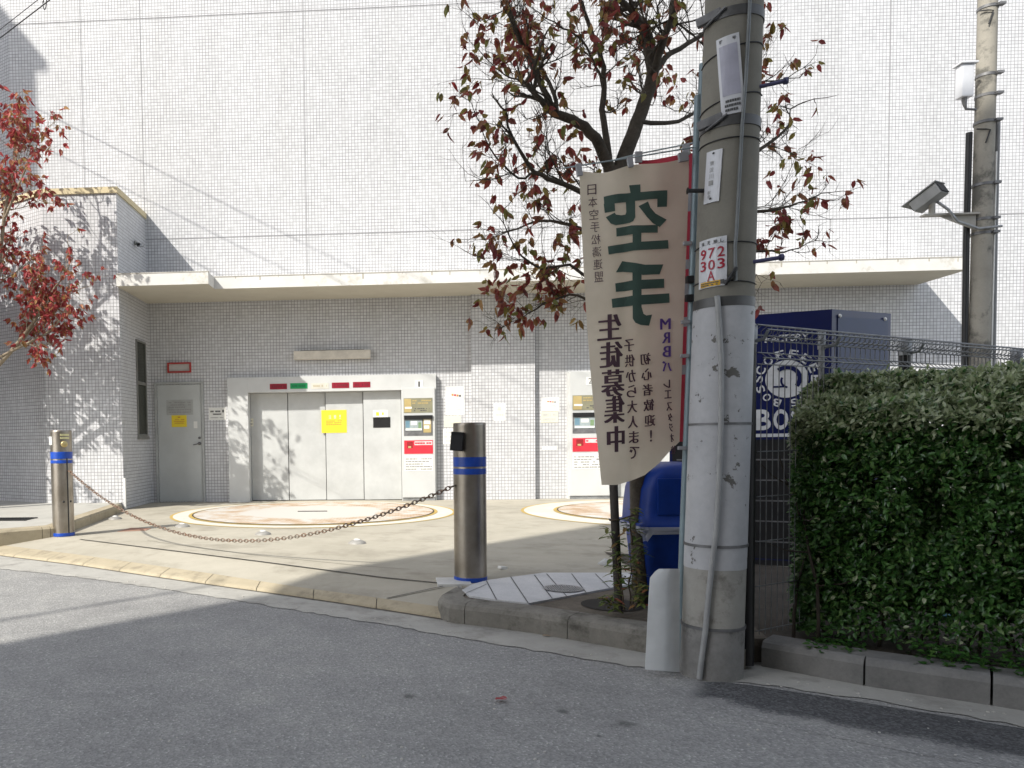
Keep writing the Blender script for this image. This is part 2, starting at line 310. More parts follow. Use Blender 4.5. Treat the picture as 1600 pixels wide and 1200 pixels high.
# ------------------------------------------------------------------ mesh helpers
class MB:
    def __init__(s): s.v, s.f, s.mi, s.uv, s.sm = [], [], [], [], []
    def add(s, vs, fs, mi=0, smooth=False, uvs=None):
        b = len(s.v); s.v += [tuple(v) for v in vs]
        for k, f in enumerate(fs):
            s.f.append([b+i for i in f]); s.mi.append(mi); s.sm.append(smooth)
            s.uv.append(uvs[k] if uvs else None)
        return s
    def quad(s, a, b, c, d, mi=0, uv=None): return s.add([a, b, c, d], [(0, 1, 2, 3)], mi, False, [uv] if uv else None)
    def wall(s, p0, p1, z0, z1, mi=0, u0=0.):
        """upright rectangle from p0 to p1 (xy) with metre UVs; faces the right-hand side of p0 -> p1"""
        p0, p1 = Vector(p0[:2]), Vector(p1[:2]); L = (p1-p0).length
        return s.quad((p0.x, p0.y, z0), (p1.x, p1.y, z0), (p1.x, p1.y, z1), (p0.x, p0.y, z1), mi,
                      [(u0, z0), (u0+L, z0), (u0+L, z1), (u0, z1)])
    def box(s, lo, hi, mi=0, bev=0., M=None):
        bm = bmesh.new(); bmesh.ops.create_cube(bm, size=1)
        lo, hi = Vector(lo), Vector(hi); c, d = (lo+hi)/2, hi-lo
        for v in bm.verts: v.co = Vector((v.co.x*d.x, v.co.y*d.y, v.co.z*d.z)) + c
        if bev: bmesh.ops.bevel(bm, geom=bm.edges[:], offset=bev, segments=2, affect='EDGES', profile=.7)
        if M is not None: bmesh.ops.transform(bm, matrix=M, verts=bm.verts)
        s.bm(bm, mi); return s
    def bm(s, bm, mi=0, smooth=False):
        bm.verts.index_update()
        s.add([v.co for v in bm.verts], [[v.index for v in f.verts] for f in bm.faces], mi, smooth); bm.free(); return s
    def prism(s, pts, z0, z1, mi=0, top=None):
        """flat polygon (xy, counter-clockwise) raised from z0 to z1"""
        n = len(pts); vs = [(p[0], p[1], z0) for p in pts] + [(p[0], p[1], z1) for p in pts]
        s.add(vs, [[i, (i+1) % n, n+(i+1) % n, n+i] for i in range(n)], mi)
        s.add(vs, [list(range(n-1, -1, -1))], mi)
        s.add(vs, [[n+i for i in range(n)]], mi if top is None else top); return s
    def tube(s, pts, rad, seg=8, mi=0, smooth=True, cap=True):
        pts = [Vector(p) for p in pts]; n = len(pts)
        rad = [rad]*n if not isinstance(rad, (list, tuple)) else rad
        vs = []; prev = None
        for i, p in enumerate(pts):
            d = (pts[min(i+1, n-1)] - pts[max(i-1, 0)])
            d = d.normalized() if d.length > 1e-9 else Vector((0, 0, 1))
            if prev is None:
                a = d.orthogonal().normalized()
            else:
                a = prev - d*prev.dot(d); a = a.normalized() if a.length > 1e-6 else d.orthogonal().normalized()
            prev = a; b = d.cross(a)
            vs += [p + (a*math.cos(2*math.pi*k/seg) + b*math.sin(2*math.pi*k/seg))*rad[i] for k in range(seg)]
        fs = [[i*seg+k, i*seg+(k+1) % seg, (i+1)*seg+(k+1) % seg, (i+1)*seg+k] for i in range(n-1) for k in range(seg)]
        s.add(vs, fs, mi, smooth)
        if cap:
            s.add(vs[:seg], [list(range(seg-1, -1, -1))], mi); s.add(vs[-seg:], [list(range(seg))], mi)
        return s
    def lathe(s, prof, c=(0, 0, 0), seg=32, mi=0, smooth=True, ax=None):
        c = Vector(c); vs = []
        for r, z in prof:
            vs += [c + Vector((r*math.cos(2*math.pi*k/seg), r*math.sin(2*math.pi*k/seg), z)) for k in range(seg)]
        if ax is not None: vs = [ax @ v for v in vs]
        fs = [[i*seg+k, i*seg+(k+1) % seg, (i+1)*seg+(k+1) % seg, (i+1)*seg+k] for i in range(len(prof)-1) for k in range(seg)]
        return s.add(vs, fs, mi, smooth)
    def disc(s, c, r, z, mi=0, seg=64, r0=0.):
        o = [(c[0]+r*math.cos(2*math.pi*k/seg), c[1]+r*math.sin(2*math.pi*k/seg), z) for k in range(seg)]
        if r0 <= 0: return s.add(o, [list(range(seg))], mi)
        i_ = [(c[0]+r0*math.cos(2*math.pi*k/seg), c[1]+r0*math.sin(2*math.pi*k/seg), z) for k in range(seg)]
        return s.add(o+i_, [[k, (k+1) % seg, seg+(k+1) % seg, seg+k] for k in range(seg)], mi)
    def plate(s, mp, w_, h_, th=.002, mi=0, nx=1, ny=1, u=0, v=0):
        """thin plate centred on (u, v) of the mapping mp(a, b, out)"""
        vs = [mp(u-w_/2+w_*i/nx, v-h_/2+h_*j/ny, th) for j in range(ny+1) for i in range(nx+1)]
        fs = [[j*(nx+1)+i, j*(nx+1)+i+1, (j+1)*(nx+1)+i+1, (j+1)*(nx+1)+i] for j in range(ny) for i in range(nx)]
        s.add(vs, fs, mi)
        rim = [(i, 0) for i in range(nx)] + [(nx, j) for j in range(ny)] + [(i, ny) for i in range(nx, 0, -1)] + [(0, j) for j in range(ny, 0, -1)]
        n = len(rim); q = [(u-w_/2+w_*i/nx, v-h_/2+h_*j/ny) for i, j in rim]
        vs = [mp(a, b, th) for a, b in q] + [mp(a, b, 0) for a, b in q]
        s.add(vs, [[k, n+k, n+(k+1) % n, (k+1) % n] for k in range(n)], mi); return s
    def flat(s, geo, mp, out, mi=0):
        vs, fs = geo; return s.add([mp(x, y, out) for x, y in vs], fs, mi)
    def build(s, name, mats, parent=None, origin=None):
        me = bpy.data.meshes.new(name)
        o0 = Vector(origin) if origin is not None else Vector((0, 0, 0))
        me.from_pydata([tuple(Vector(v)-o0) for v in s.v], [], s.f)
        for m in (mats if isinstance(mats, (list, tuple)) else [mats]): me.materials.append(m)
        me.polygons.foreach_set('material_index', s.mi); me.polygons.foreach_set('use_smooth', s.sm)
        if any(u is not None for u in s.uv):
            ul = me.uv_layers.new(name='UVMap'); k = 0
            for f, u in zip(s.f, s.uv):
                for j in range(len(f)):
                    if u: ul.data[k].uv = u[j]
                    k += 1
        me.update(); o = bpy.data.objects.new(name, me); COL.objects.link(o)
        if parent is not None:
            w0 = Vector((0, 0, 0)); q = parent
            while q is not None: w0 += Vector(q.location); q = q.parent
            o.parent = parent; o.location = o0 - w0
        else: o.location = o0
        return o

def tag(o, label=None, cat=None, group=None, kind=None):
    for k, v in (('label', label), ('category', cat), ('group', group), ('kind', kind)):
        if v: o[k] = v
    return o
def thing(name, label, cat, loc=(0, 0, 0), group=None):
    o = bpy.data.objects.new(name, None); COL.objects.link(o); o.location = loc; o.empty_display_size = .1
    return tag(o, label, cat, group)

_tc = {}
def text2d(st, size=1., bold=0.):
    """outline of a string, centred, as 2-D verts and faces (built-in font with its fallbacks)"""
    key = (st, bold)
    if key not in _tc:
        cu = bpy.data.curves.new('t', 'FONT'); cu.body = st; cu.size = 1; cu.align_x = 'CENTER'; cu.offset = bold; cu.resolution_u = 3
        ob = bpy.data.objects.new('t', cu); COL.objects.link(ob)
        bpy.context.view_layer.update()
        me = bpy.data.meshes.new_from_object(ob.evaluated_get(bpy.context.evaluated_depsgraph_get()))
        vs = [(v.co.x, v.co.y) for v in me.vertices]; fs = [list(p.vertices) for p in me.polygons]
        bpy.data.objects.remove(ob); bpy.data.curves.remove(cu); bpy.data.meshes.remove(me)
        if vs:
            x0, x1 = min(v[0] for v in vs), max(v[0] for v in vs); y0, y1 = min(v[1] for v in vs), max(v[1] for v in vs)
            vs = [(x-(x0+x1)/2, y-(y0+y1)/2) for x, y in vs]
        _tc[key] = (vs, fs)
    vs, fs = _tc[key]
    return [(x*size, y*size) for x, y in vs], fs
def glyph(st, wd, ht, cx=0, cy=0, bold=0., mirror=False, rot=0.):
    """a glyph stretched to wd x ht around cx, cy"""
    vs, fs = text2d(st, 1, bold)
    if not vs: return [], []
    W = max(v[0] for v in vs)*2 or 1; H = max(v[1] for v in vs)*2 or 1
    kx, ky = wd/W, ht/H
    if mirror: kx = -kx; fs = [f[::-1] for f in fs]
    c, s_ = math.cos(rot), math.sin(rot)
    return [(x*kx*c - y*ky*s_ + cx, x*kx*s_ + y*ky*c + cy) for x, y in vs], fs
def rectg(x0, y0, x1, y1): return [(x0, y0), (x1, y0), (x1, y1), (x0, y1)], [[0, 1, 2, 3]]
def mwall(c, n=(0, -1, 0)):
    """mapping onto an upright plane through c that faces n"""
    c = Vector(c); n = Vector(n).normalized(); t = Vector((0, 0, 1)).cross(n)
    return lambda a, b, o: c + t*a + Vector((0, 0, b)) + n*o
def smear(mb, mp, x0, x1, y0, y1, rows, out, mi, rnd, fill=.75, hgt=.55):
    """rows of illegibly small print"""
    for r in range(rows):
        yc = y1 - (r+.5)*(y1-y0)/rows; hh = (y1-y0)/rows*hgt/2; x = x0
        end = x1 - (x1-x0)*(rnd.random()*.35 if r % 3 == 2 else 0)
        while x < end - .004:
            wd = (x1-x0)*rnd.uniform(.05, .16)
            if rnd.random() < fill: mb.flat(rectg(x, yc-hh, min(x+wd*.85, end), yc+hh), mp, out, mi)
            x += wd

ZA = -.95                        # forecourt and road level; the camera is the origin
YW = 12.3                       # plane of the tiled tower wall

# ------------------------------------------------------------------ ground
def struct(name, mb, m): return tag(mb.build(name, m), kind='structure')
struct('road', MB().quad((-150, -150, ZR), (150, -150, ZR), (150, 150, ZR), (-150, 150, ZR)), M_ASPH)
V2 = lambda p: (p[0], p[1])
def ragged(pts, amp, step, rnd):
    out = []
    for a, b in zip(pts[:-1], pts[1:]):
        a, b = Vector(a), Vector(b); n = max(1, int((b-a).length/step))
        for k in range(n):
            p = a.lerp(b, k/n); d = Vector((-(b-a).y, (b-a).x)).normalized()
            out.append(tuple(p + d*rnd.uniform(-amp, amp)))
    out.append(tuple(pts[-1])); return out
asph = [(-14, 13.2)] + [V2(gz(x, y, ZR)) for x, y in ((0, 889), (120, 902), (240, 919), (400, 944), (440, 951), (530, 965), (620, 980), (720, 998), (850, 1020), (1000, 1044), (1170, 1068), (1350, 1093), (1600, 1136))] + [(4.2, 1.2)]
ae = ragged(asph, .016, .05, R)
inner = [(p[0]+.45, p[1]+.5) for p in asph]
mb = MB()
inn = []
for a, b in zip(asph[:-1], asph[1:]):
    n = max(1, int((Vector(b)-Vector(a)).length/.05)); inn += [tuple(Vector(a).lerp(Vector(b), k/n)+Vector((.45, .5))) for k in range(n)]
inn.append((asph[-1][0]+.45, asph[-1][1]+.5))
for i in range(len(ae)-1):
    mb.quad((*ae[i], ZR+.004), (*ae[i+1], ZR+.004), (*inn[i+1], ZR+.004), (*inn[i], ZR+.004))
struct('gutter', mb, M_GUTTER)
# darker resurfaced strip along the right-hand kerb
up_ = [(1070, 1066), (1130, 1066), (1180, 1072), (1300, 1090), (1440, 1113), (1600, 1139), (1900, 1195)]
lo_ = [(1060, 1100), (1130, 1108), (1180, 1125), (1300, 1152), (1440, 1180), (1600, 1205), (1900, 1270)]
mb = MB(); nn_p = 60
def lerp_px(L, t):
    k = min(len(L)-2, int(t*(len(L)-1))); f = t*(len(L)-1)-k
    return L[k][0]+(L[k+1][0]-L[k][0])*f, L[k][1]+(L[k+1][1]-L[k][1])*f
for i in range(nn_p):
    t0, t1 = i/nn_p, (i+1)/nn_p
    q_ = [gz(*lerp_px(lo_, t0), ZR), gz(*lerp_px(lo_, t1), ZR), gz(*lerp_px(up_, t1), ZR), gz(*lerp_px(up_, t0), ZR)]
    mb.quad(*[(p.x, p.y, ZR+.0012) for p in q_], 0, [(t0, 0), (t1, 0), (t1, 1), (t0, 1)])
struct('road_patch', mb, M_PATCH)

# forecourt slab
ZK = -1.0                                    # the slab dips to its kerb
trk = [V2(gz(x, y, ZA)) for x, y in ((125, 843), (400, 877), (600, 903), (716, 915))]
trk = [(-10, 11.75)] + trk
kbk = [V2(gz(x, y, ZK)) for x, y in ((0, 852), (120, 867), (240, 884), (330, 897), (478, 920), (560, 931), (700, 951))]
kfr = [V2(gz(x, y, ZR)) for x, y in ((0, 869), (120, 884), (240, 902), (330, 915), (430, 929), (540, 945), (630, 959), (700, 970))]
kbk = [(-10, 11.55)] + kbk; kfr = [(-10, 11.3)] + kfr
fore = trk + [(.9, 4.75), (1.63, 3.64), (9.5, 8.2), (16, 8.2), (16, YW+.2), (-3.9, YW+.2), (-5.2, 11.2), (-14, 16.4), (-14, 14)]
struct('forecourt', MB().prism(fore, -1.3, ZA), M_APRON)
mb = MB()
ta, tb = [Vector(p) for p in trk], [Vector(p) for p in kbk]
def resamp(L, n):
    cum = [0]
    for a, b in zip(L[:-1], L[1:]): cum.append(cum[-1]+(b-a).length)
    out = []; j = 0
    for k in range(n+1):
        d = cum[-1]*k/n
        while j < len(L)-2 and cum[j+1] < d: j += 1
        out.append(L[j].lerp(L[j+1], (d-cum[j])/(cum[j+1]-cum[j])))
    return out
ra, rb_ = resamp(ta, 60), resamp(tb, 60)
for i in range(60): mb.quad((*rb_[i], ZK+.002), (*rb_[i+1], ZK+.002), (*ra[i+1], ZA-.001), (*ra[i], ZA-.001))
struct('forecourt_ramp', mb, M_APRON)
# low yellowed kerb stones between forecourt and gutter
mb = MB()
def along(pts, step):
    out = [pts[0]]; rest = step
    for a, b in zip(pts[:-1], pts[1:]):
        L = (b-a).length; t = rest
        while t < L: out.append(a.lerp(b, t/L)); t += step
        rest = t - L
    out.append(pts[-1]); return out
fa, fb = resamp([Vector(p) for p in kfr], 96), resamp([Vector(p) for p in kbk], 96)
for i in range(96):
    g = .05 if i % 4 == 3 else 0
    a, b, c_, d_ = fa[i], fa[i].lerp(fa[i+1], 1-g), fb[i].lerp(fb[i+1], 1-g), fb[i]
    a2, b2 = a.lerp(d_, .1), b.lerp(c_, .1); a3, b3 = a.lerp(d_, .3), b.lerp(c_, .3)
    mb.add([(*a, ZR-.03), (*b, ZR-.03), (*b, ZR+.014), (*a, ZR+.014), (*b2, ZR+.026), (*a2, ZR+.026), (*b3, ZR+.033), (*a3, ZR+.033), (*c_, ZK+.005), (*d_, ZK+.005)], [(0, 1, 2, 3), (3, 2, 4, 5), (5, 4, 6, 7), (7, 6, 8, 9)], 0, True)
    if g: mb.quad((*b, ZR+.008), (*fa[i+1], ZR+.008), (*fb[i+1], ZK-.004), (*c_, ZK-.004), 1)
tag(mb.build('forecourt_kerb', [M_KSTONE, mat('joint_dirt', (.1, .085, .065), .9)]), kind='structure')
mb = MB()                                      # dirty seam at the foot of the kerb stones
for i in range(96): mb.quad((*(fa[i]+Vector((-.006, -.012))), ZR+.008), (*(fa[i+1]+Vector((-.006, -.012))), ZR+.008), (*fa[i+1], ZR+.008), (*fa[i], ZR+.008))
struct('kerb_seam', mb, mat('seam_dirt', (.12, .105, .085), .9))
# dark slot and joints in the slab
def strip(mb, pts, wd, z, mi=0):
    pts = [Vector(p[:2]) for p in pts]
    for a, b in zip(pts[:-1], pts[1:]):
        n = Vector((-(b-a).y, (b-a).x)).normalized()*wd/2
        mb.quad((*(a-n), z), (*(b-n), z), (*(b+n), z), (*(a+n), z), mi)
mb = MB()
strip(mb, [gz(125, 843, ZA), gz(400, 877, ZA), gz(600, 903, ZA), gz(712, 914, ZA)], .022, ZA+.004)
for t_ in (.07,):
    a_, b_ = gz(604, 936, ZK+.003), gz(692, 917, ZA-.004); n_ = Vector((-(b_-a_).y, (b_-a_).x, 0)).normalized()*.007; u_ = Vector((0, 0, .006)); mb.quad(a_-n_+u_, b_-n_+u_, b_+n_+u_, a_+n_+u_)
struct('forecourt_joint', mb, M_DARK)
mb = MB(); strip(mb, [gz(230, 845, ZA), gz(400, 868, ZA), gz(560, 884, ZA), gz(640, 890, ZA)], .008, ZA+.003)  # thin darker line across the slab
struct('forecourt_line', mb, mat('slab_line_tone', (.22, .2, .16), .9))
mb = MB(); mb.prism([V2(gz(x, y, ZA)) for x, y in ((183, 831), (205, 825), (236, 826), (228, 829))], ZA-.01, ZA+.004)
struct('patched_concrete', mb, mat('reddish_patch', (.36, .2, .14), .85))

# raised sidewalk at the left, with its kerb
ZS = -.845
s0, s1, s2 = gz(-260, 868, ZA), gz(88, 839, ZA), gz(191, 800, ZA)
mb = MB(); mb.prism([V2(s0+Vector((.13, .13, 0))), V2(s1+Vector((-.13, .12, 0))), V2(s2+Vector((-.13, 0, 0))), (-3.98, 11.05), (-5.2, 11.3), (-14, 16.5), (-14, 8)], ZA-.1, ZS)
struct('sidewalk', mb, M_WALK)
mb = MB()
kk = along([Vector(V2(s0)), Vector(V2(s1+Vector((-.06, .0, 0))))], .6) + along([Vector(V2(s1+Vector((0, .06, 0)))), Vector(V2(s2))], .6)
for a, b in zip(kk[:-1], kk[1:]):
    d = (b-a)
    if d.length < .01: continue
    d = d.normalized(); n = Vector((-d.y, d.x)); a2, b2 = a+d*.003, b-d*.003
    vs = [(*a2, ZA-.1), (*b2, ZA-.1), (*b2, ZS-.02), (*a2, ZS-.02), (*(b2+n*.02), ZS+.004), (*(a2+n*.02), ZS+.004), (*(b2+n*.16), ZS+.006), (*(a2+n*.16), ZS+.006)]
    mb.add(vs, [(0, 1, 2, 3), (3, 2, 4, 5), (5, 4, 6, 7), (0, 3, 5, 7), (1, 6, 4, 2)])
struct('sidewalk_kerb', mb, M_KSTONE)
g = gz(10, 812, ZS)
gr = thing('drain_grate', 'dark iron drain grate set in the sidewalk beside the shaded tiled wall', 'drain grate', g)
mb = MB(); mb.box((g.x-.3, g.y-.15, ZS), (g.x+.3, g.y-.12, ZS+.012)); mb.box((g.x-.3, g.y+.12, ZS), (g.x+.3, g.y+.15, ZS+.012))
for k in range(13): mb.box((g.x-.3+k*.047, g.y-.12, ZS), (g.x-.28+k*.047, g.y+.12, ZS+.01))
mb.build('grate_bars', M_BLACK, gr)

# ------------------------------------------------------------------ island: grimy kerb, white pavers, soil
ZI = -.93
kb = [gz(x, y, ZR) for x, y in ((690, 950), (683, 960), (688, 968), (705, 975), (740, 978), (830, 990), (1000, 1020), (1165, 1048))]
kb = [gz(752, 908, ZA+.02)*1.0, gz(704, 922, ZA)] + [p for p in kb[1:]]
outer = [Vector(V2(p)) for p in kb]
def offs(pts, d):
    out = []
    for i, p in enumerate(pts):
        t = (pts[min(i+1, len(pts)-1)] - pts[max(i-1, 0)]).normalized()
        out.append(p + Vector((-t.y, t.x))*d)
    return out
inn_ = offs(outer, .15)
kin_poly = [V2(p) for p in inn_]
mb = MB()
# resample into stones, each with a worn rounded arris
oo = along(outer[1:], .1); prev = 0
nn = offs(oo, .15); n0 = offs(oo, .012); n1 = offs(oo, .035)
for i in range(len(oo)-1):
    gap = .004 if i % 6 == 5 else 0
    L = (oo[i+1]-oo[i]).length or 1; t1 = 1-gap/L
    A = lambda l: (l[i], l[i].lerp(l[i+1], t1))
    rows = [(A(oo), ZR-.06), (A(oo), ZI-.035), (A(n0), ZI-.012), (A(n1), ZI), (A(nn), ZI+.002)]
    vs = []
    for (p, q), z in rows: vs += [(*p, z), (*q, z)]
    fs = [(2*k, 2*k+1, 2*k+3, 2*k+2) for k in range(4)]
    if gap: fs += [(1, 9, 7, 5, 3)]
    mb.add(vs, fs)
    if gap:
        p0, p1 = oo[i].lerp(oo[i+1], t1), oo[i+1]; q0, q1 = nn[i].lerp(nn[i+1], t1), nn[i+1]
        sh = Vector(((q0-p0).x, (q0-p0).y)).normalized()*.01
        mb.quad((*(p0+sh), ZR), (*(p1+sh), ZR), (*(p1+sh), ZI-.01), (*(p0+sh), ZI-.01)); mb.quad((*(p0+sh), ZI-.01), (*(p1+sh), ZI-.01), (*q1, ZI-.01), (*q0, ZI-.01))
struct('island_kerb', mb, M_KERB)
soil = [V2(p) for p in inn_[2:]] + [(1.72, 3.62), (1.95, 5.0), (1.95, 5.38), (1.5, 5.38)] + [V2(gz(745, 912, ZI))]
struct('soil', MB().prism(soil, ZA-.1, ZI-.006), M_SOIL)
pv = [gz(x, y, ZI) for x, y in ((722, 923), (733, 932), (775, 938), (826, 944), (985, 914), (1010, 905), (1010, 896), (930, 896), (850, 896), (765, 907), (738, 914))]
pv = [V2(p) for p in pv][::1]
mb = MB(); mb.prism(pv, ZI-.05, ZI+.006)
struct('paved_island', mb, M_PAVEW)
mb = MB()
for a, b in (((760, 908), (776, 938)), ((798, 902), (826, 944)), ((835, 899), (863, 936)), ((854, 897), (886, 933)), ((893, 897), (917, 928)), ((930, 897), (953, 920)), ((965, 897), (985, 913))):
    strip(mb, [gz(*a, ZI+.006), gz(*b, ZI+.006)], .006, ZI+.0095)
strip(mb, [gz(725, 926, ZI), gz(840, 931, ZI), gz(985, 905, ZI)][:0] or [gz(760, 915, ZI), gz(728, 929, ZI)], .005, ZI+.0095)
struct('paver_joint', mb, mat('paver_joint_dirt', (.09, .09, .09), .9))
c = gz(880, 922, ZI); hole = thing('drain_cover', 'small round grey drain cover in the white pavers', 'drain cover', c)
mb = MB(); mb.disc(c, .115, ZI+.008, 0, 40); mb.build('cover_recess', M_BLACK, hole)
mb = MB(); mb.disc(c, .12, ZI+.012, 0, 40, .105)
for k in range(15):
    x = -.1+.2*k/14; h = math.sqrt(max(0, .11**2-x*x)); mb.box((c.x+x-.0042, c.y-h, ZI+.008), (c.x+x+.0042, c.y+h, ZI+.013))
mb.build('cover_bars', mat('drain_plastic', (.27, .27, .27), .6), hole)
c = gz(957, 944, ZI); mb = MB(); mb.disc(c, .17, ZI-.002, 0, 32); tag(mb.build('planting_hole', mat('dark_hole_soil', (.018, .015, .012), .9)), kind='structure')  # flat near-black disc marking the hole

# right-hand bed with grey kerb stones
b0, b1, b2 = gz(1188, 1042, ZR), gz(1350, 1073, ZR), gz(1600, 1113, ZR)
dirk = (b2-b1); dirk.z = 0; dirk.normalize()
bl = [Vector(V2(b0)), Vector(V2(b1)), Vector(V2(b2)), Vector(V2(b2+dirk*1.9))]
cuts = [bl[0], bl[1], Vector(V2(gz(1549, 1104, ZR)))] + [Vector(V2(gz(1549, 1104, ZR)+dirk*k*.62)) for k in (1, 2, 3)]
mb = MB()
for a, b in zip(cuts[:-1], cuts[1:]):
    d = (b-a).normalized(); n = Vector((-d.y, d.x)); a2, b2_ = a+d*.004, b-d*.004
    rr = [(0, ZR-.05), (0, ZI-.03), (.012, ZI-.008), (.03, ZI), (.15, ZI+.002), (.15, ZR)]
    vs = []
    for o, z in rr: vs += [(*(a2+n*o), z), (*(b2_+n*o), z)]
    mb.add(vs, [(2*k, 2*k+1, 2*k+3, 2*k+2) for k in range(5)] + [(0, 2, 4, 6, 8, 10), (11, 9, 7, 5, 3, 1)])
struct('bed_kerb', mb, M_KERB2)
fdir = Vector((.857, .515, 0)).normalized()
F0 = Vector((1.60, 3.49, 0))
# planting soil at the kerb; the same dark sheet runs on behind the fence
kbk2 = [p + Vector((-dirk.y, dirk.x))*.13 for p in cuts]; kbk2[0] = kbk2[0] + Vector((-.05, .02)); inw2 = Vector((-dirk.y, dirk.x))
mb = MB()
for a, b in zip(kbk2[:-1], kbk2[1:]): mb.quad((*a, ZI-.013), (*b, ZI-.013), (*(b+inw2*2.3), ZI-.013), (*(a+inw2*2.3+(Vector((-1.3, .9)) if a is kbk2[0] else Vector((0, 0)))), ZI-.013))
struct('bed_soil', mb, concrete('dark_bed_soil', (.085, .072, .058), (.04, .034, .028), (.12, .1, .08), fine=45, big=5, bump=1.0))

# ------------------------------------------------------------------ tower building
XA = -3.94                       # right side of the annex
tower = thing('parking_tower', 'white mosaic tiled parking tower with a long canopy over its lift entrances', 'building', (0, YW, ZA))
mb = MB()
XC = -6.1                        # the wall turns back here
GX = [(-2.31, .135), (3.39, 5.85)]      # openings of the two car lifts
ZO = .80
def wallseg(x0, x1, z0, z1): mb.wall((x0, YW), (x1, YW), z0, z1, 0, x0)
wallseg(XC, 16, ZO, 12)
edges = [XC, GX[0][0], GX[0][1], GX[1][0], GX[1][1], 16]
for i in (0, 2, 4): wallseg(edges[i], edges[i+1], ZA-.1, ZO)
mb.wall((XC-8.7, YW+5), (XC, YW), ZA-.1, 12, 0, XC-10)
mb.wall((16, YW), (16, YW+14), ZA-.1, 12, 0, 16); mb.wall((16, YW+14), (XC-8.7, YW+14), ZA-.1, 12)
mb.quad((XC-8.7, YW+5, 12), (XC, YW, 12), (16, YW, 12), (16, YW+14, 12))
# expansion joints
for x in (-4.92, -3.945, -1.335, 1.25, 3.86, 5.9, 7.56, 8.5): mb.box((x-.004, YW-.003, 2.5), (x+.004, YW+.02, 12), 1)
for z in (3.29, 6.77, 10.3): mb.box((XC, YW-.004, z-.004), (16, YW+.02, z+.004), 1)
mb.build('tower_wall', [M_TILE, M_JOINT], tower)
# pilaster
mb = MB(); x0, x1, yp = 1.24, 2.225, YW-.09
mb.wall((x0, yp), (x1, yp), ZA-.1, 2.285, 0, x0); mb.wall((x0, YW), (x0, yp), ZA-.1, 2.285, 0, 0); mb.wall((x1, yp), (x1, YW), ZA-.1, 2.285, 0, 0)
mb.build('pilaster', M_TILE, tower)
# canopy: deeper over the door at the left
mb = MB(); zb, zt = 2.27, 2.44
yd, yc, xs, xe = 10.9, 11.27, -2.6, 8.02
out = [(XA+.004, YW-.002), (XA+.004, yd), (xs, yd), (xs, yc), (xe, yc), (xe, YW-.002)]
n = len(out); vs = [(x, y, zb) for x, y in out] + [(x, y, zt) for x, y in out]
mb.add(vs, [[i, (i+1) % n, n+(i+1) % n, n+i] for i in range(n)], 0)
mb.add(vs, [[n+i for i in range(n)]], 0); mb.add(vs, [list(range(n-1, -1, -1))], 1)
cp = mb.build('canopy', [M_CANOPY, M_SOFFIT], tower)
mb = MB()                                     # metal drip cap along the top edge
for a, b in (((XA+.01, yd), (xs, yd)), ((xs, yc), (xe, yc))): mb.box((a[0], a[1]-.006, zt), (b[0]+.006, a[1]+.05, zt+.012))
for k in range(26):
    x = xs+.2+k*.41+R.uniform(-.12, .12); h = R.uniform(.02, .09); wd = R.uniform(.006, .02)
    mb.box((x, yc-.0025, zt-h), (x+wd, yc+.01, zt-.001), 1)
mb.build('canopy_edge', [mat('canopy_flashing', (.45, .43, .38), .6), mat('canopy_streaks', (.43, .4, .33), .9)], cp)
# steel door
dx0, dx1, dz1 = -3.85, -3.05, 1.0
door = MB().box((dx0+.045, YW-.012, ZA+.012), (dx1-.045, YW+.02, dz1-.045), 0, .003).build('door', M_DOOR, tower)
mb = MB()
for lo, hi in (((dx0, YW-.03, ZA-.02), (dx0+.035, YW+.02, dz1)), ((dx1-.035, YW-.03, ZA-.02), (dx1, YW+.02, dz1)), ((dx0+.035, YW-.03, dz1-.035), (dx1-.035, YW+.02, dz1))): mb.box(lo, hi)
mb.build('door_frame', mat('door_frame_grey', (.42, .435, .43), .5), door)
mb = MB(); hz = at(311, 690, YW).z; hx = -3.13
mb.lathe([(.0, .0), (.026, .0), (.026, .012), (0, .012)], (0, 0, 0), 16, ax=Matrix.Translation((hx, YW-.012, hz-.03)) @ Matrix.Rotation(math.pi/2, 4, 'X'))
mb.tube([(hx, YW-.02, hz-.03), (hx, YW-.06, hz-.03), (hx-.06, YW-.065, hz-.045), (hx-.09, YW-.065, hz-.05)], .009)
mb.build('handle', M_GALVD, door)
MB().lathe([(0, 0), (.02, 0), (.02, .012), (0, .012)], (0, 0, 0), 14, ax=Matrix.Translation((hx, YW-.012, hz+.06)) @ Matrix.Rotation(math.pi/2, 4, 'X')).build('lock', M_GALVD, door)
mb = MB(); mb.box((-3.22, YW-.016, .25), (-3.16, YW-.012, .36)); mb.build('door_sticker', M_WHITE, door)

# annex block left of the canopy
annex = thing('annex_block', 'white mosaic tiled annex with cream coping in front of the tower, left of the canopy', 'building', (-5, 11.5, ZA))
mb = MB(); zt = 3.62; XL = -5.06
P = [(XL-6.06, 11+3.5), (XL, 11.0), (XA, 11.0), (XA, YW-.001)]
u = 0
for a, b in zip(P[:-1], P[1:]):
    mb.wall(a, b, ZA-.15, zt, 0, u); u += (Vector(b)-Vector(a)).length + .0137
mb.add([(x, y, zt) for x, y in P] + [(XL-6.06, YW+4, zt)], [[0, 1, 2, 3, 4]])
mb.build('annex_wall', M_TILE, annex)
mb = MB()
lip = .025
Q = [(XL-6.06-.02, 11+3.5-.02), (XL-.006, 11-lip), (XA+lip, 11-lip), (XA+lip, YW-.003)]
Qi = [(XL-6.0, 11.25+3.5), (XL+.05, 11.22), (XA-.2, 11.22), (XA-.2, YW-.003)]
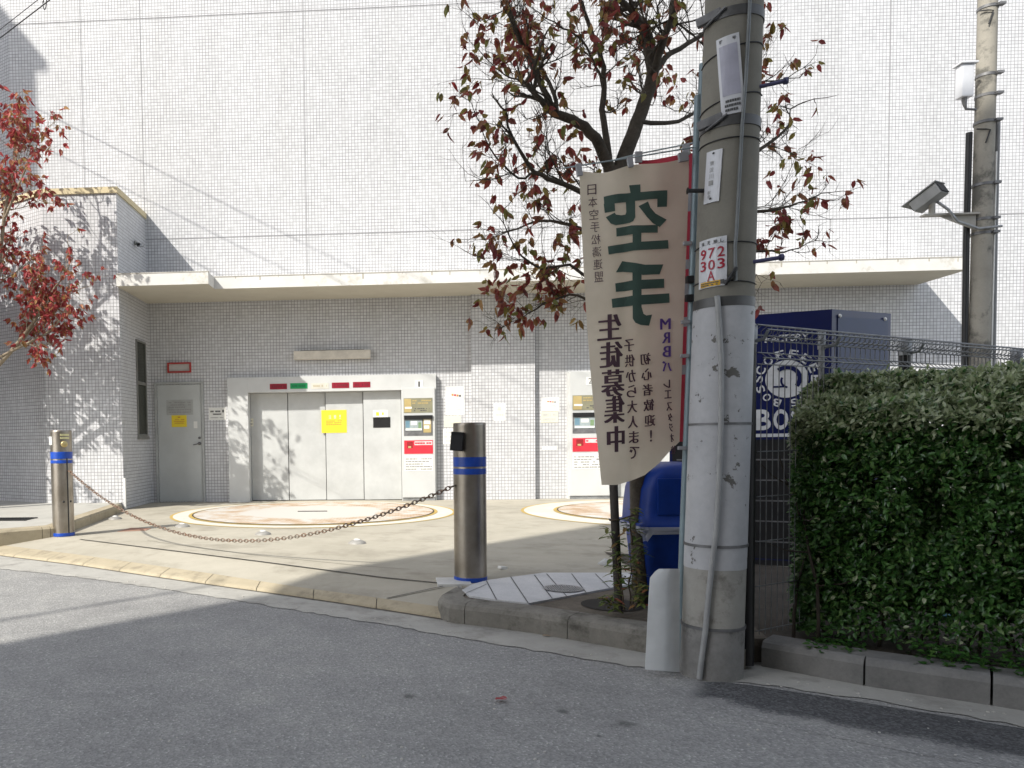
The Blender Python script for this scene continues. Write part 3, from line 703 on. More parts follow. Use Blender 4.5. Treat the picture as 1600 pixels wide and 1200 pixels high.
for i in range(3):
    a, b, c_, d_ = Q[i], Q[i+1], Qi[i+1], Qi[i]
    mb.quad((*a, zt), (*b, zt), (*b, zt+.085), (*a, zt+.085)); mb.quad((*a, zt+.085), (*b, zt+.085), (*c_, zt+.09), (*d_, zt+.09)); mb.quad((*d_, zt), (*d_, zt+.09), (*c_, zt+.09), (*c_, zt)); mb.quad((*b, zt), (*a, zt), (*d_, zt), (*c_, zt))
mb.build('coping', M_COPING, annex)
# slit window in the side wall under the canopy
wn = MB()
wy0, wy1, wz0, wz1 = 11.67, 12.12, .13, 1.62
for lo, hi in (((XA-.03, wy0, wz0), (XA+.02, wy0+.03, wz1)), ((XA-.03, wy1-.03, wz0), (XA+.02, wy1, wz1)), ((XA-.03, wy0+.03, wz0), (XA+.02, wy1-.03, wz0+.03)), ((XA-.03, wy0+.03, wz1-.03), (XA+.02, wy1-.03, wz1)), ((XA-.03, wy0+.03, .93), (XA+.018, wy1-.03, .98))): wn.box(lo, hi)
wo = wn.build('window', M_FRAME, annex)
MB().box((XA-.03, wy0+.03, wz0+.03), (XA+.006, wy1-.03, wz1-.03)).build('pane', M_GLASSD, wo)
MB().box((XA-.02, wy0-.02, wz0-.05), (XA+.035, wy1+.02, wz0-.002)).build('sill', M_FRAME, wo)
mb = MB().box((XA, 10.985, ZA-.1), (XA+.03, 11.02, ZA+.46)); mb.build('corner_guard', mat('corner_guard_white', (.7, .7, .68), .5), annex)
# small fitting on the side wall above the canopy
yl = 11.75; zl = 3.1
lamp = thing('wall_camera', 'tiny grey security camera fixed high on the side of the annex above the canopy', 'security camera', (XA, yl, zl))
MB().lathe([(0, 0), (.035, 0), (.035, .03), (0, .03)], (0, 0, 0), 14, ax=Matrix.Translation((XA, yl, zl)) @ Matrix.Rotation(math.pi/2, 4, 'Y')).build('mount', M_FRAME, lamp)
MB().tube([(XA+.03, yl, zl), (XA+.08, yl-.02, zl-.02), (XA+.1, yl-.12, zl-.06), (XA+.1, yl+.08, zl-.015)], [.012, .014, .032, .032], 10).build('camera_body', M_GALV, lamp)

# ------------------------------------------------------------------ car lift gates and payment machines
def gate(x0, x1, ox0, ox1, label, n_panels, lights):
    g = thing('car_lift_gate', label, 'lift gate', ((x0+x1)/2, YW, ZA), 'car lift gates of the tower')
    zt = 1.045; yf = YW-.1
    f = MB()
    f.box((x0, yf, ZA-.02), (ox0, YW+.02, zt), 0, .006); f.box((ox1, yf, ZA-.02), (x1, YW+.02, zt), 0, .006)
    f.box((ox0, yf+.001, ZO), (ox1, YW+.02, zt-.001), 0, .004)
    f.box((x0-.004, yf-.004, ZA-.02), (ox0-.02, yf+.02, ZA+.035), 0)
    f.build('gate_frame', M_GATE, g)
    step = (ox1-ox0)/n_panels; yb = YW+.1
    f = MB(); f.box((ox0-.01, YW+.02, ZA-.05), (ox0, YW+.2, ZO+.01)); f.box((ox1, YW+.02, ZA-.05), (ox1+.01, YW+.2, ZO+.01)); f.box((ox0, YW+.02, ZO), (ox1, YW+.2, ZO+.01))
    f.box((ox0, yb+.06, ZA-.05), (ox1, yb+.08, ZO), 1); f.build('gate_reveal', [M_GATE, M_DARK], g)
    for k in range(n_panels):
        yy = yb - (.03 if k in (2, 3) else 0) - (.05 if k == 3 else 0)
        MB().box((ox0+k*step+.006, yy, ZA+.012), (ox0+(k+1)*step-.006, yy+.03, ZO-.004), 0, .002).build('gate_panel', M_DOORP, g)
    for (px, py, m) in lights:
        c = at(px, py, yf); mpn = mwall((c.x, yf, c.z))
        lb = MB().plate(mpn, .275, .088, .004); o = lb.build('indicator_lamp', m, g)
        mk = MB(); smear(mk, mpn, -.11, .11, -.022, .022, 1, .006, 0, R, .85, .8)
        mk.build('lamp_marking', mat('lamp_mark_'+m.name, {'dark_red_lens': (.2, .01, .025), 'green_lens': (.008, .2, .07)}.get(m.name, (.5, .45, .34)), .5), o)
    return g
M_LW = mat('pale_lens', (.62, .6, .53), .4, 0, .06, 12)
g1 = gate(-2.64, .685, GX[0][0], GX[0][1], 'pale grey car lift gate with yellow notice and five coloured indicator lamps', 4,
     [(435, 604, M_REDD), (467, 603, M_GRN), (500, 603, M_LW), (532, 602, M_REDD), (565, 601, M_REDD)])
g2 = gate(2.73, 6.2, GX[1][0], GX[1][1], 'car lift gate numbered 2 standing behind the karate banner', 4, [])
def machine(x0, x1, num, label):
    yf = YW-.145; w_ = x1-x0; cx = (x0+x1)/2
    t = thing('payment_machine', label, 'payment machine', (cx, YW-.1, ZA), 'parking payment machines beside the lift gates')
    MB().box((x0, yf, ZA+.05), (x1, YW-.1, 1.035 if num == '2' else .83), 0, .012).build('housing', M_GATE, t)
    MB().box((x0+.01, yf+.02, ZA-.02), (x1-.01, YW-.1, ZA+.05)).build('plinth', M_GALV, t)
    mp = mwall((cx, yf, 0))
    z = lambda py: at(652, py, yf).z
    pw = w_*.86
    b = MB().plate(mp, pw, z(622)-z(645), .004, 0, v=(z(622)+z(645))/2)
    pb = b.build('price_panel', M_KHAKI, t)
    k = MB(); k.flat(rectg(-pw*.48, z(644), -pw*.24, z(623)), mp, .006, 0); k.flat(rectg(-pw*.46, z(638.5), -pw*.22, z(635.5)), mp, .008, 1); smear(k, mp, -pw*.2, pw*.45, z(632), z(624), 2, .006, 0, R); smear(k, mp, -pw*.2, pw*.4, z(643), z(637), 2, .006, 2, R, .5)
    k.build('price_print', [M_TAN, M_WHITE, M_INK], pb)
    b = MB().plate(mp, pw, z(649)-z(681), .003, 0, v=(z(649)+z(681))/2); r = b.build('control_recess', M_GALVD, t)
    k = MB(); k.plate(mp, pw*.98, z(649)-z(655), .03, 1, v=(z(649)+z(655))/2)
    k.plate(mp, pw*.58, z(656)-z(673), .008, 0, u=-pw*.16, v=(z(656)+z(673))/2)
    k.flat(rectg(-pw*.44, z(668), -pw*.3, z(657)), mp, .0095, 3); k.flat(rectg(-pw*.26, z(664), -pw*.05, z(658)), mp, .0095, 2); k.flat(rectg(0, z(669), .1*pw, z(660)), mp, .0095, 4)
    k.flat(rectg(-pw*.44, z(672.3), .12*pw, z(669.5)), mp, .0095, 2)
    k.plate(mp, pw*.27, z(654)-z(676), .007, 5, u=pw*.31, v=(z(654)+z(676))/2); k.flat(rectg(pw*.2, z(663), pw*.42, z(656)), mp, .0085, 2); k.flat(rectg(pw*.2, z(670), pw*.38, z(665)), mp, .0085, 2)
    k.build('control_screen', [M_SCREEN, M_BLACK, M_WHITE, mat('screen_blue', (.16, .28, .36), .3), mat('screen_green', (.2, .3, .16), .3), M_TAN], r)
    b = MB().plate(mp, pw, z(688)-z(709), .004, 0, v=(z(688)+z(709))/2); r = b.build('red_notice', M_RED, t)
    k = MB(); k.flat(rectg(-pw*.14, z(695.5), pw*.48, z(689.5)), mp, .006, 0); k.flat(rectg(-pw*.4, z(700), -pw*.2, z(690)), mp, .006, 1); k.flat(rectg(-pw*.36, z(700), -pw*.26, z(697)), mp, .008, 2); smear(k, mp, -pw*.12, pw*.46, z(694.5), z(690.5), 1, .008, 3, R, .7)
    k.build('red_print', [mat('pink_white', (.7, .55, .55), .6), mat('deep_red', (.3, .015, .02), .5), M_TAN, M_RED], r)
    b = MB().plate(mp, pw, z(712)-z(736), .003, 0, v=(z(712)+z(736))/2); r = b.build('instruction_sheet', M_WHITE, t)
    k = MB(); smear(k, mp, -pw*.46, pw*.46, z(735), z(715), 5, .005, 0, R, .85, .5); k.build('instruction_print', M_INKG, r)
    nz = at(651, 600, yf).z; yo = YW-.1 if num == '1' else yf
    mp2 = mwall((cx+(.02 if num == '1' else 0), yo-.001, nz))
    b = MB().plate(mp2, .125, .125, .004); r = b.build('number_plate', M_WHITE, t)
    k = MB(); k.flat(glyph(num, .03 if num == '1' else .055, .085), mp2, .006); k.build('lettering', M_INK, r)
    return t
machine(.135, .66, '1', 'pale payment machine numbered 1 with red notice, beside the gate with coloured lamps')
machine(2.745, 3.375, '2', 'pale payment machine numbered 2 with red notice, left of the hanging karate banner')

# ------------------------------------------------------------------ notices and fittings on the wall
def notice(name, x0, y0, x1, y1, Y, m, label, cat='notice', print_=None, group=None):
    a, b = at(x0, y0, Y), at(x1, y1, Y); c = (a+b)/2; mp = mwall((c.x, Y, c.z)); w_, h_ = b.x-a.x, a.z-b.z
    t = thing(name, label, cat, (c.x, Y, c.z), group)
    MB().plate(mp, w_, h_, .004).build('sheet', m, t)
    if print_:
        k = MB(); ms = print_(k, mp, w_, h_); k.build('print', ms, t)
    return t
def pr(rows, y0=-.4, y1=.4, m=None, fill=.8, x0=-.42, x1=.42):
    def f(k, mp, w_, h_):
        smear(k, mp, w_*x0, w_*x1, h_*y0, h_*y1, rows, .006, 0, R, fill); return [m or M_INK]
    return f
def dots(k, mp, w_, h_):
    for i, mi in enumerate((0, 1, 0, 2)):
        k.flat(rectg(w_*(-.18+i*.13), h_*(.17-i*.012), w_*(-.08+i*.13), h_*(.235-i*.012)), mp, .006, mi)
    smear(k, mp, -w_*.3, w_*.3, -h_*.35, -h_*.05, 4, .006, 3, R, .7, .35); return [M_INKO, M_RED, M_INK, mat('ghost_ink', (.6, .6, .57), .7)]
notice('paper_notice', 696, 604, 726, 648, YW, M_WHITE, 'large white paper with an orange mark on the tiles right of payment machine 1', 'notice', dots)
notice('paper_notice', 694, 650, 720, 667, YW, M_CREAMP, 'low cream paper below the white paper, right of payment machine 1', 'notice', pr(2, m=M_CREAMP))
notice('paper_notice', 692, 670, 716, 694, YW, M_WHITE, 'white sheet lowest of three, half hidden by the steel bollard', 'notice', pr(3, m=mat('ghost_ink', (.6, .6, .57), .7)))
notice('paper_notice', 771, 630, 790, 657, YW-.09, M_WHITE, 'small white paper on the protruding tiled pilaster', 'notice', lambda k, mp, w_, h_: (k.flat(rectg(-w_*.15, h_*.1, w_*.15, h_*.3), mp, .006), smear(k, mp, -w_*.3, w_*.3, -h_*.25, -h_*.1, 1, .006, 0, R), [M_CREAMP])[-1])
notice('paper_notice', 846, 621, 874, 643, YW, M_WHITE, 'white paper with an orange mark left of payment machine 2', 'notice', dots)
notice('paper_notice', 845, 643, 872, 660, YW, M_CREAMP, 'cream paper directly under a white one, left of payment machine 2', 'notice', pr(2, m=mat('ghost_ink', (.6, .6, .57), .7)))
notice('paper_notice', 847, 697, 871, 703, YW, M_WHITE, 'narrow white strip stuck low on the tiles left of payment machine 2', 'notice')
notice('wall_sign', 326, 637, 353, 656, YW, M_WHITE, 'white printed sign on the tiles between steel door and lift gate', 'sign', lambda k, mp, w_, h_: (smear(k, mp, -w_*.4, w_*.2, h_*.08, h_*.3, 1, .006, 0, R, .95, .6), k.flat(rectg(w_*.3, h_*.1, w_*.4, h_*.32), mp, .006), smear(k, mp, -w_*.25, w_*.25, -h_*.12, h_*.05, 1, .006, 0, R, .9, .6), smear(k, mp, -w_*.4, w_*.35, -h_*.38, -h_*.25, 1, .006, 1, R, .8, .5), [M_INK, M_INKG])[-1])
notice('door_notice', 260, 625, 302, 648, YW-.012, mat('grey_film', (.42, .43, .42), .5), 'faded grey notice with lines of print on the steel door', 'notice', pr(5, m=M_INKG, fill=.9))
notice('yellow_notice', 268, 649, 292, 667, YW-.012, M_YEL, 'small yellow notice on the grey steel door', 'notice', lambda k, mp, w_, h_: (k.flat(rectg(-w_*.08, h_*.28, w_*.08, h_*.38), mp, .006), smear(k, mp, -w_*.35, w_*.35, -h_*.25, h_*.2, 3, .006, 0, R, .9, .4), [M_INKO])[-1])
def bigyel(k, mp, w_, h_):
    for i in range(3): k.flat(glyph('注意!'[i], w_*.1 if i < 2 else w_*.04, h_*.17, w_*(-.16+i*.2), h_*.2), mp, .006, 0)
    smear(k, mp, -w_*.32, w_*.32, -h_*.18, h_*.06, 3, .006, 1, R, .85, .4); return [M_WHITE, M_INKO]
notice('yellow_notice', 502, 641, 542, 676, YW+.07, M_YEL, 'bright yellow notice on the middle panels of the lift gate', 'notice', bigyel)
notice('paper_notice', 583, 641, 606, 653, YW+.02, M_WHITE, 'small white label above a black square on the lift gate', 'notice', lambda k, mp, w_, h_: (k.flat(rectg(-w_*.3, -h_*.2, -w_*.1, h_*.25), mp, .006), k.flat(rectg(w_*.1, -h_*.1, w_*.22, h_*.2), mp, .006), [M_YEL])[-1])
notice('gate_window', 583, 652, 610, 668, YW+.02, M_BLACK, 'black square viewing window on the right panel of the lift gate', 'window')
notice('paper_notice', 388, 654, 396, 666, YW+.1, M_CREAMP, 'tiny cream label at the left edge of the lift gate panels', 'notice', pr(2, m=M_INKG))
t = notice('framed_sign', 264, 568, 297, 581, YW, mat('sign_face', (.55, .53, .5), .5), 'blank sign in a red frame above the steel door', 'sign')
a, b = at(262, 567, YW), at(299, 582, YW)
mb = MB()
for lo, hi in (((a.x, YW-.03, a.z-.022), (b.x, YW, a.z)), ((a.x, YW-.03, b.z), (b.x, YW, b.z+.022)), ((a.x, YW-.031, b.z+.022), (a.x+.022, YW, a.z-.022)), ((b.x-.022, YW-.031, b.z+.022), (b.x, YW, a.z-.022))): mb.box(lo, hi)
mb.build('frame', M_REDF, t)
a, b = at(459, 549, YW-.08), at(579, 560, YW-.08)
lt = thing('wall_light', 'long flat cream light fitting above the lift gate', 'light', ((a.x+b.x)/2, YW, a.z))
MB().box((a.x, YW-.12, b.z), (b.x, YW-.02, a.z), 0, .01).build('diffuser', mat('cream_diffuser', (.62, .58, .51), .4), lt)
MB().box((a.x+.1, YW-.03, b.z+.02), (b.x-.1, YW, a.z+.02)).build('backplate', M_FRAME, lt)

# ------------------------------------------------------------------ turntables
def turntable(c, r, label, rw=.2):
    t = thing('turntable', label, 'turntable', (c[0], c[1], ZA), 'car turntables in the forecourt')
    mb = MB().disc(c, r, ZA+.004, 0, 96, r-rw); mb.build('painted_ring', M_LINEW, t)
    mb = MB().disc(c, r-rw, ZA+.008, 0, 96, r-rw-.05); mb.disc(c, r+.04, ZA+.0035, 0, 96, r); mb.build('yellow_line', M_LINEY, t)
    mb = MB().disc((c[0], c[1]), r-rw-.05, ZA+.012, 0, 96); mb.build('plate', M_RUST, t, origin=(c[0], c[1], ZA+.0))
    MB().disc(c, r-rw-.045, ZA+.0135, 0, 96, r-rw-.062).build('plate_gap', M_DARK, t)
    mb = MB().box((c[0]-.22, c[1]-.02, ZA+.012), (c[0]+.18, c[1]+.02, ZA+.02)); mb.build('lifting_slot', M_DARK, t)
    return t
turntable((-1.08, 10.3), 1.86, 'rust streaked round turntable with white painted rim before the gate with coloured lamps')
turntable((3.62, 10.0), 1.92, 'round turntable with yellow and white rim behind the dark stake and blue bin', .38)

# ------------------------------------------------------------------ bollards, chain, studs
def bollard(x, y, zb, zt, r, label):
    t = thing('bollard', label, 'bollard', (x, y, zb), 'steel chain gate bollards')
    H = zt-zb
    MB().lathe([(0, 0), (r, 0), (r, .02), (r, H-.02), (r, H-.003), (r-.003, H), (r-.012, H+.001), (0, H+.001)], (x, y, zb), 48).build('post', M_STEEL, t)
    for z0, z1 in ((.655, .71), (.71+.022-.1, .71+.022-.1)):
        pass
    return t, H
b2, H = bollard(.512, 5.20, ZA-.01, .113, .109, 'large brushed steel bollard with blue bands at the corner of the white pavers')
zz = lambda py: at(735, py, 5.15).z
for a_, b_ in ((714, 729), (732, 741)):
    MB().lathe([(.1092, 0), (.1105, .0005), (.1105, .003), (.1105, zz(a_)-zz(b_)-.003), (.1105, zz(a_)-zz(b_)-.0005), (.1092, zz(a_)-zz(b_))], (.512, 5.20, zz(b_)), 48).build('blue_band', M_BLUE, b2)
MB().lathe([(.1092, 0), (.1115, .0005), (.1115, .003), (.1115, .03-.003), (.1115, .03-.0005), (.1092, .03)], (.512, 5.20, ZA+.002), 48).build('blue_band', M_BLUE, b2)
mb = MB().box((.28, 5.0, ZA-.02), (.5, 5.25, ZA+.012), 0, .003); mb.build('base_pad', mat('base_pad_white', (.6, .6, .58), .7), b2)
mt = Matrix.Translation((.435, 5.10, at(712, 690, 5.1).z)) @ Matrix.Rotation(math.radians(-8), 4, 'Z') @ Matrix.Rotation(math.radians(5), 4, 'Y')
mb = MB().box((-.055, -.045, -.062), (.028, .025, .062), 0, .004, mt); mb.box((-.05, -.05, -.056), (.022, -.045, .04), 1, 0, mt)
mb.build('lock_box', [M_BLACK, M_DARK], b2)
mb = MB().box((.43, 5.104, at(712, 690, 5.1).z+.035), (.47, 5.12, at(712, 690, 5.1).z+.06)); mb.build('latch', M_GALV, b2)
xb, yb = -3.475, 7.87
b1, H = bollard(xb, yb, ZA-.01, .158, .108, 'steel bollard with two blue bands at the corner of the left sidewalk')
zz = lambda py: at(98, py, 7.78).z
for a_, b_ in ((706, 717), (719, 724)):
    MB().lathe([(.1082, 0), (.1105, .0005), (.1105, .003), (.1105, zz(a_)-zz(b_)-.003), (.1105, zz(a_)-zz(b_)-.0005), (.1082, zz(a_)-zz(b_))], (xb, yb, zz(b_)), 48).build('blue_band', M_BLUE, b1)
MB().lathe([(.1082, 0), (.1115, .0005), (.1115, .003), (.1115, .035-.003), (.1115, .035-.0005), (.1082, .035)], (xb, yb, ZA+.002), 48).build('blue_band', M_BLUE, b1)
# the post's slot, lock and labels, on the side towards the road
def onb(ang, z, out=.001):
    d = Vector((math.cos(ang), math.sin(ang), 0)); return Vector((xb, yb, z)) + d*(.108+out), d
a0 = math.radians(-38)
mb = MB(); p, d = onb(a0, 0, -.003); tt = Vector((-d.y, d.x, 0))
Mx = Matrix.Translation(p) @ Matrix((tt, d, Vector((0, 0, 1)))).transposed().to_4x4()
mb.box((-.006, 0, ZA), (.006, .006, zz(716)), 0, 0, Mx); mb.build('slot', M_BLACK, b1)
p, d = onb(math.radians(-52), zz(694)); tt = Vector((-d.y, d.x, 0)); rot = Matrix.Translation(p) @ d.to_track_quat('Z', 'Y').to_matrix().to_4x4()
mb = MB().lathe([(0, .03), (.028, .03), (.034, .02), (.034, 0)], (0, 0, 0), 20, ax=rot); mb.build('lock', mat('brass', (.52, .42, .2), .35, .7), b1)
mb = MB(); p, d = onb(math.radians(-50), 0, -.002); tt = Vector((-d.y, d.x, 0)); Mx = Matrix.Translation(p) @ Matrix((tt, d, Vector((0, 0, 1)))).transposed().to_4x4()
mb.box((-.04, 0, zz(686)), (.05, .008, zz(683)), 0, 0, Mx); mb.box((-.04, 0, zz(681)), (.05, .008, zz(678)), 0, 0, Mx); mb.build('yellow_label', mat('label_yellow', (.58, .55, .3), .6), b1)
mb = MB(); p, d = onb(math.radians(-135), 0, -.006); tt = Vector((-d.y, d.x, 0)); Mx = Matrix.Translation(p) @ Matrix((tt, d, Vector((0, 0, 1)))).transposed().to_4x4()
mb.box((-.03, 0, zz(695)), (.03, .009, zz(682)), 0, 0, Mx); mb.build('sticker', M_WHITE, b1)
for an in (-62, -20):
    mb = MB(); p, d = onb(math.radians(an), zz(784)); rot = Matrix.Translation(p) @ d.to_track_quat('Z', 'Y').to_matrix().to_4x4(); mb.lathe([(0, .001), (.012, .001), (.012, -.004)], (0, 0, 0), 12, ax=rot); mb.build('bolt_hole', M_BLACK, b1)
# chain
A = Vector((xb+.1, yb-.06, at(107, 735, yb-.08).z)); B = Vector((.42, 5.14, at(712, 757, 5.14).z))
def chainpt(t):
    p = A.lerp(B, t); zc = -.55*4*t*(1-t)*(1+.10*(1-2*t)); return Vector((p.x, p.y, p.z+zc*1.0))
pts = [chainpt(k/400) for k in range(401)]
mb = MB(); acc = 0; last = pts[0]; link = .036; k = 0; want = 0
cum = [0]
for a_, b_ in zip(pts[:-1], pts[1:]): cum.append(cum[-1]+(b_-a_).length)
nl = int(cum[-1]/link)
j = 0
for i in range(nl):
    s_ = (i+.5)*link
    while cum[j+1] < s_: j += 1
    p = pts[j].lerp(pts[j+1], (s_-cum[j])/(cum[j+1]-cum[j])); d = (pts[j+1]-pts[j]).normalized()
    side = d.cross(Vector((0, 0, 1))).normalized(); upv = side.cross(d)
    if i % 2: side = upv
    ring = []
    for q in range(9):
        an = 2*math.pi*q/8
        ring.append(p + d*(math.cos(an)*.026) + side*(math.sin(an)*.013))
    mb.tube(ring, .0042, 5, cap=False)
tag(mb.build('barrier_chain', M_CHAIN), 'sagging rusty chain hung between the two steel bollards', 'chain')
for px, py, lb in ((180, 811, 'domed reflector stud close to the left sidewalk kerb'), (285, 823, 'domed reflector stud in front of the left end of the rusty turntable'), (411, 835, 'domed reflector stud just under the lowest sag of the chain'), (558, 849, 'domed reflector stud farthest towards the large steel bollard')):
    c = gz(px, py, ZA); t = thing('road_stud', lb, 'road stud', c, 'reflector studs in the forecourt')
    MB().lathe([(.085, 0), (.08, .012), (.055, .026), (.03, .034), (0, .036)], c, 20).build('stud_body', mat('stud_grey', (.3, .29, .27), .5), t)
    MB().lathe([(.034, .034), (.026, .042), (0, .046)], c, 14).build('stud_lens', mat('stud_white', (.75, .75, .72), .25), t)

# ------------------------------------------------------------------ utility pole at the kerb
PB, PT = Vector((1.394, 3.45, ZR)), Vector((1.475, 3.45, 1.86))
def paxis(z): return PB + (PT-PB)*((z-PB.z)/(PT.z-PB.z))
def prad(z): return .1245 - .0037*(z-PB.z)
CD = Vector((-.374, -.927, 0)).normalized(); TD = Vector((.927, -.374, 0)).normalized()
def pz(py): return at(1120, py, 3.33).z
def psurf(f, z, out=0.):
    """point on the pole face seen from the road: f = -1 left edge ... 1 right edge"""
    a = math.asin(max(-.999, min(.999, f))); return paxis(z) + (TD*math.sin(a)+CD*math.cos(a))*(prad(z)+out)
def pmap(f, z, tilt=0.):
    a0 = math.asin(f); c_, s_ = math.cos(tilt), math.sin(tilt)
    def mp(a, b, o):
        x, y = a*c_-b*s_, a*s_+b*c_
        r = prad(z); an = a0 + x/r
        return paxis(z+y) + (TD*math.sin(an)+CD*math.cos(an))*(prad(z+y)+o)
    return mp
pole = thing('utility_pole', 'thick grey concrete utility pole at the kerb with white lower wrap and number plates', 'utility pole', PB)
def pseg(mb, z0, z1, out, n=6, mi=0, seg=48):
    zs_ = [z0+(z1-z0)*k/n for k in range(n+1)]
    vs = []
    for z in zs_:
        a = paxis(z); r = prad(z)+out; vs += [a+Vector((math.cos(2*math.pi*k/seg)*r, math.sin(2*math.pi*k/seg)*r, 0)) for k in range(seg)]
    mb.add(vs, [[i*seg+k, i*seg+(k+1) % seg, (i+1)*seg+(k+1) % seg, (i+1)*seg+k] for i in range(n) for k in range(seg)], mi, True)
    mb.add(vs[:seg], [list(range(seg))[::-1]], mi); mb.add(vs[-seg:], [list(range(seg))], mi)
mb = MB(); pseg(mb, ZR-.1, 7.8, 0, 20); mb.build('shaft', M_POLE, pole)
mb = MB(); pseg(mb, pz(892), pz(466), .0035, 8); mb.build('white_wrap', M_WPAINT, pole)
mb = MB(); pseg(mb, pz(985), pz(892), .002, 4); mb.build('lower_wrap', concrete('lower_grey_coat', (.37, .36, .33), (.29, .28, .255), (.2, .19, .17), fine=50, big=3, bump=.2, st=(.55, .68)), pole)
mb = MB(); pseg(mb, ZR-.02, pz(985), .004, 4); mb.build('base_skirt', concrete('skirt_paint', (.27, .265, .255), (.17, .165, .158), (.1, .098, .09), fine=70, big=4, bump=.3), pole)
for py, th, o in ((662, .010, .006), (855, .012, .007), (985, .012, .008)):
    mb = MB(); pseg(mb, pz(py)-th/2, pz(py)+th/2, o, 1); mb.build('strap', M_GALVD, pole)
for py in (470, 14, 186):
    mb = MB(); pseg(mb, pz(py)-.02, pz(py)+.02, .0045, 1); mb.build('steel_band', mat('dark_band', (.1, .1, .1), .5, .5), pole)
for py, f in ((12, -.75), (182, -.6)):
    mb = MB(); z = pz(py); mb.box((-.05, -.01, -.018), (.05, .014, .018), 0, .004, Matrix.Translation(psurf(f, z, .012)) @ Matrix.Rotation(-.6, 4, 'Z') @ Matrix.Rotation(-.2, 4, 'Y'))
    mb.tube([psurf(f-.1, z-.03, .015), psurf(f+.2, z-.015, .016), psurf(f+.5, z+.012, .012)], .006, 6)
    mb.build('band_buckle', M_GALVD, pole)
for py, sl_ in ((72, .012), (150, .012), (214, .0), (438, -.004), (378, 0)):
    mb = MB(); z = pz(py); mb.tube([psurf(f, z + sl_*2*f, .0035) for f in [-.999+.0999*2*k/2 for k in range(0, 21)]], .0028, 5)
    mb.build('binding_wire', M_DARK, pole)
mb = MB(); mb.tube([psurf(f, pz(py), .009) for f, py in ((.47, -60), (.46, 40), (.42, 130), (.36, 200), (.33, 280), (.3, 360), (.27, 385), (.32, 440))], .007, 6)
mb.build('thin_cable', mat('grey_cable', (.17, .185, .19), .5), pole)
mb = MB(); mb.tube([psurf(f, pz(py), .018) for f, py in ((-.2, 462), (-.16, 480), (-.03, 560), (.03, 662), (.03, 760), (.0, 830), (-.08, 880), (-.15, 930), (-.2, 985), (-.28, 1030), (-.32, 1062))], .0112, 10)
mb.build('earth_conduit', mat('conduit_pvc', (.34, .345, .345), .5, 0, .12, 10), pole)
for f, py, L in ((.93, 131, .1), (.9, 408, .11)):
    mb = MB(); p = psurf(f, pz(py), -.01); q = p + Vector((L, -.02, .012)); mb.tube([p, q], .0085, 8); mb.tube([q, q+Vector((.012, 0, .002))], .015, 8)
    mb.build('step_bolt', mat('blue_grey_bolt', (.10, .10, .2), .5, .3), pole)
p = psurf(-.8, pz(287), 0); MB().tube([p+Vector((.02, 0, 0)), p+Vector((-.07, -.02, -.004)), p+Vector((-.075, -.02, -.004))], [.009, .009, .015], 8).build('step_bolt', M_BLACK, pole)
mb = MB()
for f, py in ((.12, 437), (.2, 430)): mb.tube([psurf(f-.1, pz(py+8), .012), psurf(f, pz(py), .022), psurf(f+.12, pz(py-10), .012)], .008, 6)
mb.build('wire_knot', M_BLACK, pole)
# scuffs and stains on the white wrap are in its material; two torn flakes
# plates on the pole
def sign(name, f, py, w_, h_, tilt, label, m=M_SIGNW):
    z = pz(py); t = thing(name, label, 'sign', psurf(f, z)); mp = pmap(f, z, tilt)
    MB().plate(mp, w_, h_, .006, 0, 6, 3).build('plate', m, t); return t, mp
t, mp = sign('number_plate', -.44, 407, .118, .205, .03, 'white pole plate reading 972 303 A in red with a yellow strip')
k = MB(); kw, kh = .118, .205
for i, ch in enumerate('972'): k.flat(glyph(ch, .027, .043, (-.034+i*.036), .040+i*.0, .012), mp, .008)
for i, ch in enumerate('303'): k.flat(glyph(ch, .027, .043, (-.034+i*.036), -.010, .012), mp, .008)
k.flat(glyph('A', .030, .042, 0, -.056, .012), mp, .008)
k.build('lettering', M_SIGNR, t)
k = MB()
for i, ch in enumerate('筑天相し'): k.flat(glyph(ch, .014, .016, -.036+i*.026, .085, .02), mp, .008)
k.build('header_print', M_INK, t)
k = MB(); k.plate(mp, .082, .022, .007, 0, 4, 1, -.006, -.089); smear(k, mp, -.042, .03, -.098, -.081, 2, .009, 1, R, .9, .5); k.flat(rectg(.036, -.096, .05, -.078), mp, .009, 1)
k.build('yellow_strip', [M_SIGNY, M_INK], t)
t, mp = sign('address_plate', -.50, 270, .066, .215, -.035, 'tall narrow white plate with faint vertical print above the red number plate')
k = MB()
for i, ch in enumerate('東淀川一'): k.flat(glyph(ch, .018, .020, -.004, .055-i*.027, .0), mp, .008)
for i, ch in enumerate('幹号'): k.flat(glyph(ch, .014, .016, -.008, -.065-i*.02, .0), mp, .008)
k.build('lettering', M_INKG, t)
for y in (.095, -.092): k = MB(); k.flat(([(math.cos(a_*math.pi/5)*.005, y+math.sin(a_*math.pi/5)*.005) for a_ in range(10)], [list(range(10))]), mp, .009); k.build('screw', M_BLACK, t)
t, mp = sign('pole_plaque', -.05, 115, .085, .325, .10, 'long blank white plaque tied aslant near the top of the concrete pole')
k = MB(); smear(k, mp, -.028, .03, -.155, -.10, 3, .008, 0, R, .95, .6); k.flat(glyph('野', .014, .014, -.024, .145, .02), mp, .008); k.flat(glyph('号', .014, .014, .024, .145, .02), mp, .008)
k.build('lettering', M_INK, t)
k = MB().plate(mp, .066, .21, .007, 0, 4, 2, 0, .02); k.build('grey_field', mat('plaque_grey', (.42, .42, .5), .35), t)

